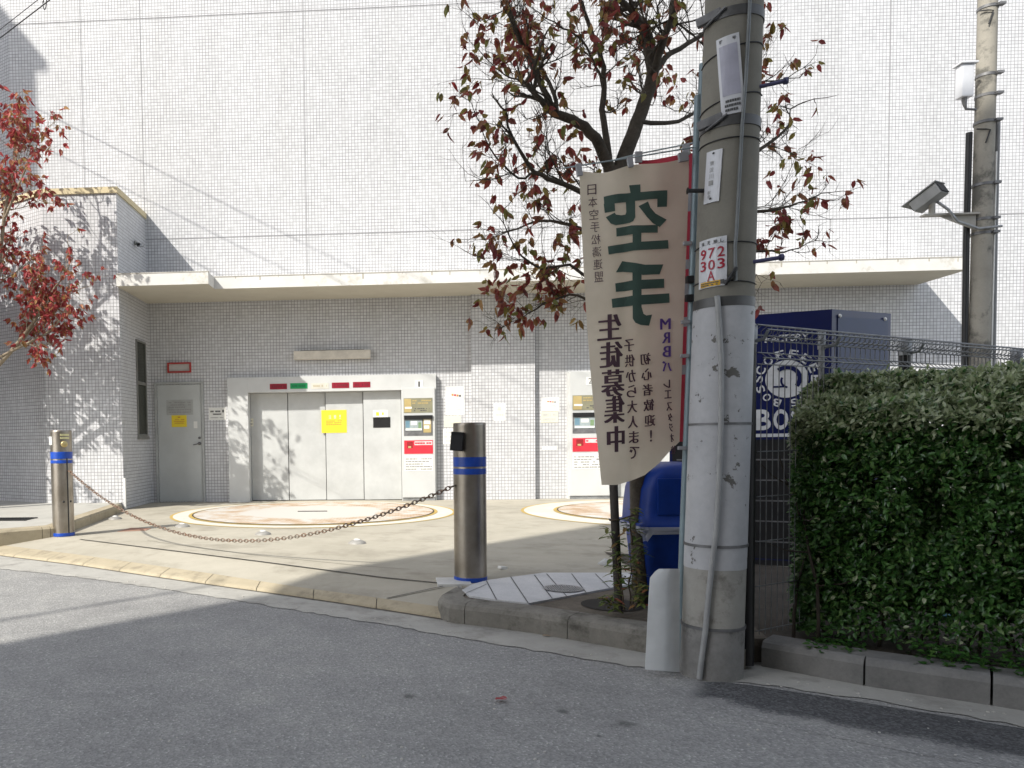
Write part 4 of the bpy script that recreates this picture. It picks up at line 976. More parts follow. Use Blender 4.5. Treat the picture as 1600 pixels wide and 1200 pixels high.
# ------------------------------------------------------------------ milky plastic sheet leaning on the pole
c0 = at(1035, 1045, 3.38)
mb = MB(); rows = []
L0, L1 = [(1008, 1046), (1011, 990), (1014, 930), (1016, 903), (1024, 893), (1030, 889)], [(1062, 1051), (1062, 990), (1062, 940), (1062, 905), (1062, 894), (1062, 889)]
nx = 8
for (xa, ya), (xb_, yb_) in zip(L0, L1):
    tz = (1046-ya)/157
    rows.append([at(xa+(xb_-xa)*i/nx, ya+(yb_-ya)*i/nx, 3.40+.05*tz - .02*math.sin(math.pi*i/nx)+(.03 if i > 5 else 0)) for i in range(nx+1)])
vs = [p for r_ in rows for p in r_]; n = nx+1
vb = [p+Vector((0, .004, 0)) for p in vs]; nr = len(rows)
q = [(j*n+i, j*n+i+1, (j+1)*n+i+1, (j+1)*n+i) for j in range(nr-1) for i in range(nx)]
mb.add(vs, q, 0, True); mb.add(vb, [f[::-1] for f in q], 0, True)
rim = [i for i in range(n)] + [j*n+nx for j in range(1, nr)] + [(nr-1)*n+i for i in range(nx-1, -1, -1)] + [j*n for j in range(nr-2, 0, -1)]
mb.add(vs+vb, [[rim[i], len(vs)+rim[i], len(vs)+rim[(i+1) % len(rim)], rim[(i+1) % len(rim)]] for i in range(len(rim))], 0)
tag(mb.build('plastic_sheet', M_SHEET), 'milky translucent plastic sheet leaning against the foot of the concrete pole', 'plastic sheet')

# ------------------------------------------------------------------ banner
ban = thing('karate_banner', 'cream karate banner seen from behind with mirrored dark green lettering', 'banner', at(1063, 1000, 3.62))
YB = 3.62
def bfold(x, z):
    """depth of the hanging cloth"""
    u = (x-.86)/.49; v = (1.24-z)/1.46
    d = .010*math.sin(u*9+v*2.2)*(.3+v) + .022*math.exp(-((u-.44+.02*math.sin(v*5))/.07)**2)*(.2+.8*v) - .03*v*(1-u)
    d += .10*max(0, u-.72)**1.4*(.4+2.2*max(0, v-.25))
    d += .012*math.sin(v*7+u*3)*max(0, .25-v)*3*math.sin(u*14)
    return YB + d
top = lambda t: (905+173*t, 268-23*t + 7*math.sin(t*math.pi*2)**2*(1 if t < .5 else .6))
bot = lambda t: [(937, 757), (961, 757), (985, 752), (1008, 742), (1030, 725), (1047, 708), (1062, 690)][0] if t <= 0 else None
BOT = [(937, 757), (961, 757), (985, 752), (1008, 742), (1030, 724), (1046, 706), (1063, 690)]
def lerp_list(L, t):
    k = min(len(L)-2, int(t*(len(L)-1))); f = t*(len(L)-1)-k
    return tuple(a+(b-a)*f for a, b in zip(L[k], L[k+1]))
nu, nv = 40, 60
mb = MB(); vs = []
for j in range(nv+1):
    v = j/nv
    for i in range(nu+1):
        u = i/nu; a = top(u); b = lerp_list(BOT, u)
        lx, rx = 905+32*v - 4*math.sin(v*math.pi), 1078-15*v
        x = (1-v)*a[0]+v*b[0] + ((lx-(905+32*v))*(1-u)); y = (1-v)*a[1]+v*b[1]
        p = at(x, y, YB); vs.append((p.x, bfold(p.x, p.z), p.z))
n = nu+1
mb.add(vs, [(j*n+i, (j+1)*n+i, (j+1)*n+i+1, j*n+i+1) for j in range(nv) for i in range(nu)], 0, True)
# hem: a doubled strip down the pole side
mb.build('banner_cloth', M_CLOTH, ban)
def bmp(out=.0035):
    def f(px, py):
        p = at(px, py, YB); return Vector((p.x, bfold(p.x, p.z)-out, p.z))
    return f
def putb(mb, ch, cx, cy, wd, ht, slant, px):
    """a heavier glyph: the same outline laid a few times side by side"""
    for i, o in enumerate((-px, -px/2, 0, px/2, px)): put(mb, gpx(ch, cx+o, cy-slant*o, wd-2*px, ht, 0, slant), 0, .0035+.0004*i)
def put(mb, polys, mi=0, out=.0035):
    """polygons in photo coordinates laid onto the cloth, cut finely enough to follow its folds"""
    bm = bmesh.new()
    vs, fs = polys
    bv = [bm.verts.new((x, -y, 0)) for x, y in vs]
    for f in fs:
        try: bm.faces.new([bv[i] for i in f])
        except ValueError: pass
    bmesh.ops.triangulate(bm, faces=bm.faces[:])
    for _ in range(3):
        lg = [e for e in bm.edges if e.calc_length() > 9]
        if not lg: break
        bmesh.ops.subdivide_edges(bm, edges=lg, cuts=1); bmesh.ops.triangulate(bm, faces=[f for f in bm.faces if len(f.verts) > 3])
    fn = bmp(out)
    for v in bm.verts: v.co = fn(v.co.x, -v.co.y)
    mb.bm(bm, mi)
def gpx(ch, cx, cy, wd, ht, bold=0., slant=0., shear=0.):
    vs, fs = glyph(ch, wd, ht, 0, 0, 0., True)
    return [(cx + x + y*0 - shear*y*-1, cy - y - slant*x) for x, y in vs], fs
def stroke(*pts): return list(pts), [list(range(len(pts)))]
big = MB()
Z = 6.668; q = lambda L: [(880+x/Z, 220+y/Z) for x, y in L]
K = [[(685, 465), (803, 455), (803, 560), (703, 565)],
     [(420, 585), (560, 560), (700, 545), (880, 530), (1085, 515), (1085, 600), (900, 612), (740, 630), (560, 655), (425, 672)],
     [(420, 660), (530, 650), (535, 738), (430, 755)], [(978, 600), (1085, 590), (1082, 685), (978, 693)],
     [(650, 630), (745, 625), (745, 800), (725, 840), (690, 858), (620, 872), (540, 885), (490, 868), (440, 800), (530, 755), (545, 775), (600, 780), (645, 772), (655, 745)],
     [(780, 685), (880, 635), (905, 700), (960, 760), (1080, 820), (1005, 900), (930, 860), (870, 800), (820, 735)],
     [(547, 915), (700, 885), (820, 885), (985, 878), (985, 958), (800, 965), (550, 1003)],
     [(718, 960), (808, 955), (806, 1060), (716, 1065)],
     [(460, 1105), (700, 1065), (1095, 1032), (1100, 1122), (720, 1150), (468, 1190)]]
for k in K: put(big, (q(k), [list(range(len(k)))]))
q2 = lambda L: [(900+x/6, 400+y/6) for x, y in L]
K2 = [[(430, 50), (520, 65), (640, 85), (820, 78), (785, 170), (620, 182), (520, 160), (440, 152), (368, 158)],
      [(360, 262), (525, 232), (828, 212), (828, 298), (600, 315), (366, 342)], [(325, 408), (525, 375), (878, 348), (880, 436), (600, 460), (332, 492)],
      [(522, 150), (608, 150), (608, 480), (628, 545), (655, 560), (712, 550), (682, 655), (600, 650), (550, 630), (525, 590)]]
for k in K2: put(big, (q2(k), [list(range(len(k)))]))
big.build('large_lettering', M_CGREEN, ban)
mb = MB()
for i, ch in enumerate('日本空手松濤連盟'):
    t_ = i/7; put(mb, gpx(ch, 925+10*t_, 296+137*t_, 14, 16, .0, .1))
mb.build('small_lettering', M_CPURP, ban)
mb = MB()
for ch, cx, cy, wd, ht in (('生', 951, 512, 38, 40), ('徒', 953.5, 555, 37, 40), ('募', 956, 599, 38, 42), ('集', 958, 640, 34, 42), ('中', 960, 686, 30, 40)):
    putb(mb, ch, cx, cy, wd, ht, .08, 1.7)
mb.build('recruit_lettering', M_CPURP, ban)
mb = MB()
for i, ch in enumerate('子供から大人まで'):
    t_ = i/7; putb(mb, ch, 982+9*t_, 540+167*t_, 15, 19, .12, .45)
for i, ch in enumerate('初心者歓迎!'):
    t_ = i/5; putb(mb, ch, 1008+9*t_, 561+120*t_, 17 if ch != '!' else 3, 18, .12, .5)
for i, ch in enumerate('レエスタジオ校'):
    cx, cy, wd = ((1042, 600, 11), (1044, 616, 11), (1046, 635, 9), (1047.5, 652, 7), (1048.5, 668, 6), (1050, 684, 6), (1052, 703, 8))[i]; putb(mb, ch, cx, cy, wd, 13, .1, .4)
mb.build('plain_lettering', M_CPURP, ban)
mb = MB()
for ch, cx, cy, wd, ht in (('M', 1040, 506, 17, 17), ('R', 1041, 527.5, 13, 17), ('B', 1042, 549, 13, 17), ('バ', 1042.5, 572, 15, 16)): putb(mb, ch, cx, cy, wd, ht, .06, .6)
mb.build('violet_lettering', M_CVIO, ban)
# pole, crossbars, loops
fp = [at(1095, 60, YB+.02), at(1091, 150, YB+.02), at(1078, 560, YB+.02), at(1064, 930, YB+.02), at(1062, 1000, YB+.02)]
fp = fp[1:4]
mb = MB(); mb.tube(fp+[Vector((fp[-1].x-.004, YB+.02, ZI-.1))], [.017]*3+[.017], 14); mb.build('banner_pole', M_FPOLE, ban)
mb = MB(); mb.tube([at(880, 263, YB), at(905, 259, YB), at(1000, 244, YB), at(1085, 230, YB)], .0035, 8); mb.build('crossbar', mat('pale_rod', (.36, .43, .45), .4), ban)
def loop(px, py, w_, h_, tilt=0):
    mb = MB(); p = at(px, py, YB-.004); Mx = Matrix.Translation(p) @ Matrix.Rotation(tilt, 4, 'Y')
    mb.box((-w_/2, -.005, -h_/2), (w_/2, .012, h_/2), 0, .002, Mx); mb.build('loop', M_LOOP, ban)
for px, py, w_, h_ in ((905, 265, .026, .056), (985, 253, .024, .046), (1068, 245, .042, .04)): loop(px, py, w_, h_, -.15)
for py in (380, 503, 556, 700): loop(1078-13*(py-245)/500, py, .036, .016)
for px, py in ((1079, 437), (1078, 466)):
    c = at(px, py, YB-.0); MB().box((c.x-.02, c.y-.016, c.z-.016), (c.x+.012, c.y+.012, c.z+.016), 0, .004).build('pole_clip', M_DARK, ban)
# second banner behind
rb = thing('red_banner', 'red and white banner hanging just behind the cream karate banner', 'banner', at(1080, 1000, 3.8))
mb = MB(); vs = []; YR = 3.76
for j in range(31):
    v = j/30
    for i in range(13):
        u = i/12; xa = 998+u*96; ya = 250-15*u + 3*math.sin(u*3) - (0 if u < .5 else 0); y = ya*(1-v) + v*(690)
        p = at(xa+(-8*v), y, YR); vs.append((p.x, p.y+.012*math.sin(u*8+v*3), p.z))
for j in range(30):
    for i in range(12):
        yy = j/30
        mi = 1 if any(a_ < yy < b_ for a_, b_ in ((.13, .17), (.36, .39), (.43, .47), (.55, .6), (.7, .74))) and i >= 8 else 0
        a_ = j*13+i; mb.add([vs[a_], vs[a_+13], vs[a_+14], vs[a_+1]], [(0, 1, 2, 3)], mi, True)
mb.build('banner_cloth', [M_CRED, M_LOOP], rb)
MB().tube([at(960, 250, YR), at(1000, 240, YR), at(1100, 220, YR)], .0035, 8).build('crossbar', mat('pale_rod', (.36, .43, .45), .4), rb)
for px, py in ((998, 244), (1072, 232)):
    p = at(px, py, YR-.004); MB().box((p.x-.016, p.y-.004, p.z-.03), (p.x+.016, p.y+.01, p.z+.022), 0, .002).build('loop', M_LOOP, rb)
MB().tube([at(1098, 100, YR+.02), at(1080, 560, YR+.02), Vector((at(1072, 930, YR).x, YR+.02, ZI-.05))], .016, 12).build('banner_pole', M_FPOLE, rb)

# ------------------------------------------------------------------ blue bin
bx, by = 1.575, 4.46
binn = thing('trash_bin', 'dark blue plastic push lid trash bin half hidden behind the concrete pole', 'trash bin', (bx, by, ZI))
def rrect(w_, d_, r, z, n=5, ox=0, oy=0):
    out = []
    for sx, sy, a0_ in ((1, 1, 0), (-1, 1, 90), (-1, -1, 180), (1, -1, 270)):
        for k in range(n+1):
            a = math.radians(a0_+90*k/n); out.append((bx+ox+sx*(w_/2-r)+r*math.cos(a), by+oy+sy*(d_/2-r)+r*math.sin(a), z))
    return out
def loft(rings, mi=0, cap=True):
    m = MB(); n = len(rings[0]); vs = [p for r_ in rings for p in r_]
    m.add(vs, [[j*n+i, j*n+(i+1) % n, (j+1)*n+(i+1) % n, (j+1)*n+i] for j in range(len(rings)-1) for i in range(n)], mi, True)
    if cap: m.add(rings[0], [list(range(n))[::-1]], mi); m.add(rings[-1], [list(range(n))], mi)
    return m
zb0, zb1, zl0, zl1 = ZI-.02, -.525, -.475, -.13
loft([rrect(.33, .33, .04, zb0), rrect(.415, .40, .05, zb1), rrect(.42, .41, .05, zb1+.03)]).build('bin_body', M_BIN, binn)
lid = loft([rrect(.47, .46, .05, zl0-.025), rrect(.475, .465, .05, zl0), rrect(.45, .44, .06, zl0+.004), rrect(.44, .43, .06, zl0+.10), rrect(.425, .42, .07, zl0+.19), rrect(.385, .40, .08, zl0+.255), rrect(.32, .37, .09, zl0+.30), rrect(.23, .3, .09, zl0+.325), rrect(.12, .2, .05, zl0+.333)]).build('lid', M_BIN, binn)
MB().box((bx-.15, by-.222, zl0+.05), (bx+.15, by-.205, zl0+.25), 0, .006).build('push_flap', M_BIN, lid)
mb = MB(); rng = random.Random(3); ring0 = rrect(.475, .465, .05, zl0-.012, 8); ring1 = rrect(.47, .46, .05, zl0-.075, 8); n = len(ring0)
r1 = [(p[0]+rng.uniform(-.012, .012), p[1]+rng.uniform(-.012, .012), p[2]+rng.uniform(-.02, .028)) for p in ring1]; r05 = [((a[0]+b[0])/2+rng.uniform(-.012, .012), (a[1]+b[1])/2+rng.uniform(-.012, .012), (a[2]+b[2])/2) for a, b in zip(ring0, r1)]
vs = ring0+r05+r1; mb.add(vs, [[j*n+i, j*n+(i+1) % n, (j+1)*n+(i+1) % n, (j+1)*n+i] for j in (0, 1) for i in range(n)], 0, False)
mb.build('bag_liner', M_BAG, binn)

# ------------------------------------------------------------------ stake beside the tree
st = thing('support_stake', 'thin dark stake standing in the soil left of the blue bin', 'stake', gz(966, 948, ZI))
MB().tube([gz(967, 952, ZI)-Vector((0, 0, .1)), at(966, 930, 4.23), at(958, 745, 4.23), at(946, 560, 4.23)], [.023, .023, .0225, .022], 10).build('stake_pole', mat('dark_stake', (.04, .033, .028), .7, 0, .2, 14, bump=.3), st)
for py in (812, 690): c = at(960, py, 4.23); MB().tube([c+Vector((.028*math.cos(a_), .028*math.sin(a_), .004*math.sin(a_*3))) for a_ in [k*.7 for k in range(10)]] + [c+Vector((.13, .02, .03))], .004, 5).build('tie_rope', M_STEM, st)

# ------------------------------------------------------------------ foliage tools
def leaf(mb, p, d, up_, L, W, mi=0, curl=.15):
    """one pointed leaf blade folded along its midrib"""
    d = d.normalized(); s_ = d.cross(up_)
    if s_.length < 1e-4: s_ = d.orthogonal()
    s_.normalize(); n = s_.cross(d)
    a = p; b = p + d*L*.45 - n*L*curl*.25; c = p + d*L - n*L*curl
    l1, r1 = p+d*L*.22+s_*W*.42+n*W*.12, p+d*L*.22-s_*W*.42+n*W*.12
    l2, r2 = p+d*L*.58+s_*W*.46+n*W*.1-n*L*curl*.4, p+d*L*.58-s_*W*.46+n*W*.1-n*L*curl*.4
    mb.add([a, l1, l2, c, r2, r1, b], [(0, 6, 1), (1, 6, 2), (2, 6, 3), (3, 6, 4), (4, 6, 5), (5, 6, 0)], mi, False)
def rv(rng): 
    while True:
        v = Vector((rng.uniform(-1, 1), rng.uniform(-1, 1), rng.uniform(-1, 1)))
        if .05 < v.length < 1: return v.normalized()
def twig(wood, leaves, p, d, L, r, rng, depth, leafL, dens, grav=.25, nleaf=(1, 3)):
    pts = [p.copy()]; dd = d.normalized(); n = 4
    for k in range(n):
        dd = (dd + rv(rng)*.28 + Vector((0, 0, .06))).normalized(); pts.append(pts[-1]+dd*L/n)
    wood.tube(pts, [r*(1-.6*k/n) for k in range(n+1)], 5 if r > .004 else 4, cap=False)
    if depth > 0:
        for k in range(1, n+1):
            for _ in range(rng.choice((1, 1, 2)) if depth > 1 else rng.choice((0, 1, 1, 2))):
                cd = (dd*.75 + rv(rng)*.75 + Vector((0, 0, .1))).normalized()
                twig(wood, leaves, pts[k], cd, L*rng.uniform(.42, .68), r*.55, rng, depth-1, leafL, dens, grav, nleaf)
    if depth == 0 and rng.random() < dens:
        for _ in range(rng.randint(*nleaf)):
            ld = (dd*.35 + rv(rng)*.55 + Vector((0, 0, -.8))).normalized()
            leaf(leaves, pts[-1]+rv(rng)*.012, ld, rv(rng), leafL*rng.uniform(.65, 1.15), leafL*rng.uniform(.38, .52), 0, rng.uniform(.05, .6))
def smooth(pts, k=3):
    out = []
    for i in range(len(pts)-1):
        p0 = pts[max(i-1, 0)]; p1 = pts[i]; p2 = pts[i+1]; p3 = pts[min(i+2, len(pts)-1)]
        for j in range(k):
            t = j/k; out.append(.5*((2*p1)+(p2-p0)*t+(2*p0-5*p1+4*p2-p3)*t*t+(3*p1-p0-3*p2+p3)*t**3))
    out.append(pts[-1]); return out

# ------------------------------------------------------------------ tree in the island
rng = random.Random(5)
tree = thing('dogwood_tree', 'slender dark dogwood tree with sparse red and olive autumn leaves behind the karate banner', 'tree', gz(995, 950, ZI))
tr, wood, lv = MB(), MB(), MB()
YT = 4.36
def limb(pts, r0, r1, depth_off=0., spawn=True, frm=.3, n=9, L=.30, dens=.52, mb_=None, twist=.0):
    P_ = [at(x, y, YT + depth_off*k/(len(pts)-1)) for k, (x, y) in enumerate(pts)]
    Q_ = smooth(P_); m_ = len(Q_)
    Q_ = [p + (rv(rng)*.006 if 0 < i < m_-1 else Vector()) for i, p in enumerate(Q_)]
    (mb_ or tr).tube(Q_, [r0+(r1-r0)*i/(m_-1) for i in range(m_)], 9)
    if spawn:
        for k in range(n):
            t = frm + (1-frm)*(k+rng.random())/n; i = min(m_-2, int(t*(m_-1))); d = (Q_[i+1]-Q_[i]).normalized()
            cd = (d*.55 + rv(rng)*.9 + Vector((0, 0, .15))).normalized()
            twig(wood, lv, Q_[i], cd, L*rng.uniform(.6, 1.15), max(.0026, (r0+(r1-r0)*t)*.34), rng, 2, .061, dens*.5, nleaf=(2, 4))
        twig(wood, lv, Q_[-1], (Q_[-1]-Q_[-2]), L*.9, r1, rng, 2, .061, dens*.5, nleaf=(2, 4))
limb([(997, 965), (1000, 900), (998, 760), (990, 620), (975, 440), (963, 320), (957, 262)], .048, .038, 0, False)
limb([(958, 290), (945, 243), (922, 206), (893, 188), (868, 178)], .034, .022, -.1, True, .5, 2)
limb([(868, 178), (848, 137), (822, 82), (800, 35), (785, -25)], .017, .010, -.35, n=8)
limb([(872, 180), (868, 160), (855, 120), (838, 97), (812, 60)], .013, .007, .25, n=6)
limb([(846, 130), (825, 136), (808, 125), (790, 118)], .007, .004, .1, n=5)
limb([(957, 285), (948, 225), (942, 170), (944, 120), (934, 78), (915, 25), (898, -30)], .02, .009, .2, n=8, dens=.5)
limb([(944, 122), (930, 105), (908, 62), (880, 45)], .008, .004, -.15, n=5)
limb([(962, 285), (978, 240), (997, 190), (1012, 145), (1020, 112), (1012, 60)], .043, .03, .05, True, .7, 3)
limb([(1020, 114), (1035, 70), (1048, 30), (1058, -40)], .022, .016, -.2, n=8, dens=.55)
limb([(1024, 110), (1050, 82), (1090, 60), (1140, 20)], .018, .009, .3, n=7)
limb([(967, 350), (940, 318), (905, 300), (870, 285), (836, 268), (820, 248)], .017, .010, -.3, n=9)
limb([(836, 268), (810, 280), (785, 255), (765, 230)], .007, .004, -.1, n=4)
limb([(968, 380), (935, 372), (890, 352), (860, 345), (825, 350)], .014, .006, .15, n=9, L=.3)
limb([(970, 430), (930, 440), (890, 415), (845, 420), (815, 400)], .011, .005, -.2, n=9, L=.3, dens=.6)
limb([(972, 470), (930, 470), (890, 462), (850, 475), (825, 490)], .009, .004, .1, n=8, L=.24, dens=.6)
limb([(966, 330), (1040, 300), (1120, 270), (1180, 240), (1225, 205)], .02, .008, .3, n=10)
limb([(968, 360), (1060, 340), (1140, 330), (1200, 330), (1235, 322)], .017, .006, .1, n=9, L=.3)
limb([(968, 400), (1060, 395), (1150, 390), (1195, 392), (1225, 394)], .013, .005, .25, n=6, L=.24, dens=.6)
limb([(1000, 190), (1060, 190), (1120, 150), (1180, 130)], .013, .006, .4, n=7)
tr.build('trunk', M_BARK, tree); wood.build('branches', M_BARK, tree); lv.build('leaves', M_LEAF2, tree)

# ------------------------------------------------------------------ left tree (mostly out of frame; its crown and shadow are in the picture)
rng = random.Random(21)
base = Vector((-5.58, 10.1, ZS))
tree1 = thing('dogwood_tree', 'sunlit dogwood tree with crimson leaves on the left sidewalk before the annex', 'tree', base)
tr, wood, lv = MB(), MB(), MB()
def limb1(pts, r0, r1, n=7, L=.55, dens=1.0, frm=.3):
    Q_ = smooth([Vector(p) for p in pts]); m_ = len(Q_)
    tr.tube(Q_, [r0+(r1-r0)*i/(m_-1) for i in range(m_)], 9)
    for k in range(n):
        t = frm+(1-frm)*(k+rng.random())/n; i = min(m_-2, int(t*(m_-1))); d = (Q_[i+1]-Q_[i]).normalized()
        twig(wood, lv, Q_[i], (d*.5+rv(rng)*.9+Vector((0, 0, .1))).normalized(), L*rng.uniform(.6, 1.1), max(.004, (r0+(r1-r0)*t)*.4), rng, 2, .09, dens, nleaf=(3, 5))
    twig(wood, lv, Q_[-1], Q_[-1]-Q_[-2], L*.8, r1, rng, 2, .09, dens, nleaf=(3, 5))
bx_, by_ = base.x, base.y
limb1([base-Vector((0, 0, .1)), base+Vector((.03, 0, .8)), base+Vector((-.02, .05, 1.6)), base+Vector((.0, .05, 2.0))], .075, .055, 0)
limb1([base+Vector((0, .05, 1.7)), base+Vector((.45, .0, 2.1)), base+Vector((.85, -.1, 2.5)), base+Vector((1.15, -.1, 2.95))], .035, .012, 9)
limb1([base+Vector((0, .05, 1.9)), base+Vector((.25, .1, 3.0)), base+Vector((.45, .0, 4.0)), base+Vector((.65, .1, 5.0))], .04, .012, 9)
limb1([base+Vector((.45, .0, 3.9)), base+Vector((.75, -.1, 4.4)), base+Vector((.9, .0, 4.8))], .018, .008, 6)
limb1([base+Vector((0, .05, 1.9)), base+Vector((-.2, .1, 3.0)), base+Vector((-.15, .2, 3.6)), base+Vector((-.1, .2, 4.2))], .045, .012, 16, .65)
limb1([base+Vector((0, .05, 1.8)), base+Vector((-.6, .0, 2.6)), base+Vector((-1.1, .1, 3.5)), base+Vector((-1.3, .2, 4.4))], .04, .012, 16, .65)
limb1([base+Vector((-.05, .05, 1.6)), base+Vector((-.5, -.3, 2.2)), base+Vector((-1.2, -.5, 2.6)), base+Vector((-1.7, -.5, 3.3))], .03, .01, 14, .6)
limb1([base+Vector((0, .0, 2.0)), base+Vector((-.2, -.6, 3.0)), base+Vector((-.35, -.9, 3.6)), base+Vector((-.4, -1.1, 4.2))], .03, .01, 12)
limb1([base+Vector((-.1, .1, 2.2)), base+Vector((-.7, .3, 3.2)), base+Vector((-.9, .35, 3.7)), base+Vector((-.9, .4, 4.2))], .03, .01, 14, .65)
limb1([base+Vector((-.1, .1, 1.9)), base+Vector((-.7, .4, 2.3)), base+Vector((-1.3, .6, 2.8)), base+Vector((-1.9, .6, 3.4))], .03, .01, 14, .6)
limb1([base+Vector((.2, .0, 2.0)), base+Vector((.8, -.05, 2.25)), base+Vector((1.1, -.1, 2.4)), base+Vector((1.3, -.1, 2.65))], .02, .008, 8, .45)
tr.build('trunk', M_BARKL, tree1); wood.build('branches', M_BARKL, tree1); lv.build('leaves', M_LEAF1, tree1)

# ------------------------------------------------------------------ little shrub at the foot of the island tree
rng = random.Random(9)
sh = thing('small_shrub', 'straggly pale green shrub with a few red leaves around the stake', 'shrub', gz(985, 950, ZI))
wood, lv = MB(), MB()
for (x, y), (x1, y1), Yd in (((975, 950), (955, 835), 4.2), ((985, 950), (985, 850), 4.15), ((990, 950), (1000, 860), 4.2), ((970, 945), (965, 870), 4.1), ((990, 955), (1008, 920), 4.0), ((972, 955), (950, 935), 4.05), ((985, 850), (985, 800), 4.2)):
    p, q_ = at(x, y, Yd), at(x1, y1, Yd); n = 5; pts = [p.lerp(q_, k/n)+rv(rng)*.012 for k in range(n+1)]
    wood.tube(pts, [.005-.0006*k for k in range(n+1)], 5)
    for k in range(2, n+1):
        for _ in range(9):
            d = rv(rng); d.z = abs(d.z)*.4-.1; leaf(lv, pts[k]+rv(rng)*.03, d, Vector((0, 0, 1)), rng.uniform(.045, .075), .022, 0, .3)
wood.build('stems', M_STEM, sh); lv.build('leaves', M_SHRUB, sh)

# ------------------------------------------------------------------ hedge
rng = random.Random(13)
hed = thing('hedge', 'dense dark green clipped hedge behind the grey kerb stones', 'hedge', (2.2, 3.5, ZI))
inw = Vector((-dirk.y, dirk.x, 0))
h0 = Vector((1.80, 3.60, 0)); LEN = 2.5
HT = .215
lv = MB(); st_ = MB(); ugly = Vector((0, 0, 1))
def depth_at(s): # room between front face and fence
    p = h0 + dirk*s; f = F0; nrm = Vector((-fdir.y, fdir.x, 0)); dd = -(p-f).dot(nrm)/(inw.dot(nrm)) ; return max(.1, min(.75, dd-.06))
def hnoise(p, k): return mnoise.noise(p*k)
N = 120000
def ztop(q_, s): return .055 + .20*min(1, q_/.30)**.8 + .004*s
for i in range(N):
    s = rng.random()**.9*LEN
    dep = depth_at(s); skylit = 0
    u = rng.random()
    if u < .60: q_ = rng.random()**2.2*min(.26, dep)
    else: q_ = rng.random()*dep
    if rng.random() < .12: s = rng.random()**2*.2; q_ = rng.random()*dep
    zt_ = ztop(q_, s)
    z = ZI+.04+rng.random()*(zt_-ZI-.04)
    if rng.random() < .22: q_ = rng.random()*min(dep, .42); zt_ = ztop(q_, s); z = zt_ - rng.random()**2*.07
    onto = z > zt_-.055
    base_ = h0 + dirk*s + inw*q_; p = Vector((base_.x, base_.y, z))
    lump = hnoise(p, 5.5)*.05 + hnoise(p+Vector((7, 3, 1)), 14)*.03
    if q_ < .06 and not onto and hnoise(p+Vector((2, 9, 4)), 6.5) > .30: continue          # hollows in the face
    if z < ZI+.34 and rng.random() < .12 + (ZI+.34-z)*1.2: continue           # bare at the foot
    if z < ZI+.62 and hnoise(Vector((s*3.1, 4, z*3)), 1.0) > .12 and rng.random() < .3: continue
    p = p - inw*lump*1.2 + Vector((0, 0, lump*.8))
    endr = max(0, .14-s); p = p + inw*endr*.5 + Vector((0, 0, -endr*.5 if z > -.1 else 0))
    outd = (-inw*max(0, .3-q_)*3 + Vector((0, 0, .35 + (.7 if onto else 0))) - dirk*(1.2 if s < .12 else 0))
    d = (outd.normalized()*.55 + rv(rng)*.85).normalized()
    nn_ = (Vector((0, 0, 1))*1.1 - inw*.5 + rv(rng)*.7).normalized()
    L = rng.uniform(.022, .037)
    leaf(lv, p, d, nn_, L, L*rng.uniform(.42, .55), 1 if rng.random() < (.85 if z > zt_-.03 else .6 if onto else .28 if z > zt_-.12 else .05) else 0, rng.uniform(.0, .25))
for k in range(16000):                                                        # the thick of the hedge
    s = .06+rng.random()*LEN; dep = depth_at(s); q_ = min(dep, .5)*rng.uniform(.55, 1); zt_ = ztop(q_, s)-.05; p = h0+dirk*s+inw*q_; p.z = ZI+.12+rng.random()*(zt_-ZI-.12)
    leaf(lv, p, rv(rng), rv(rng)-inw*.8, rng.uniform(.04, .06), .03, 0, .1)
for k in range(420):                                                         # shoots standing above the clipped top
    s = rng.random()*LEN; q_ = rng.random()*min(.45, depth_at(s)); p = h0+dirk*s+inw*q_+Vector((0, 0, ztop(q_, s)-.01)); hh = rng.uniform(.01, .05)
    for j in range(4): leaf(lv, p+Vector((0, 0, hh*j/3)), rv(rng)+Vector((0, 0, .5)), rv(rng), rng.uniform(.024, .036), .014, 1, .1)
for k in range(34):
    s = k/34*LEN+rng.uniform(0, .05); q_ = rng.uniform(.08, .3)*depth_at(s)/.5; p = h0+dirk*s+inw*q_; pts = [Vector((p.x, p.y, ZI-.05))]
    for j in range(6): pts.append(pts[-1]+Vector((rng.uniform(-.05, .05), rng.uniform(-.05, .05), (HT-.1-ZI)/7)))
    st_.tube(pts, [.008, .0075, .007, .006, .005, .004, .003], 6)
    for j in range(2, 6):
        d = rv(rng); d.z = abs(d.z)*.6; st_.tube([pts[j], pts[j]+d*.1, pts[j]+d*.2+Vector((0, 0, .03))], [.005, .004, .002], 4)
lv.build('foliage', [M_HEDGE, M_HTIP], hed); st_.build('stems', mat('dark_hedge_stem', (.045, .034, .024), .8, 0, .2, 20), hed)
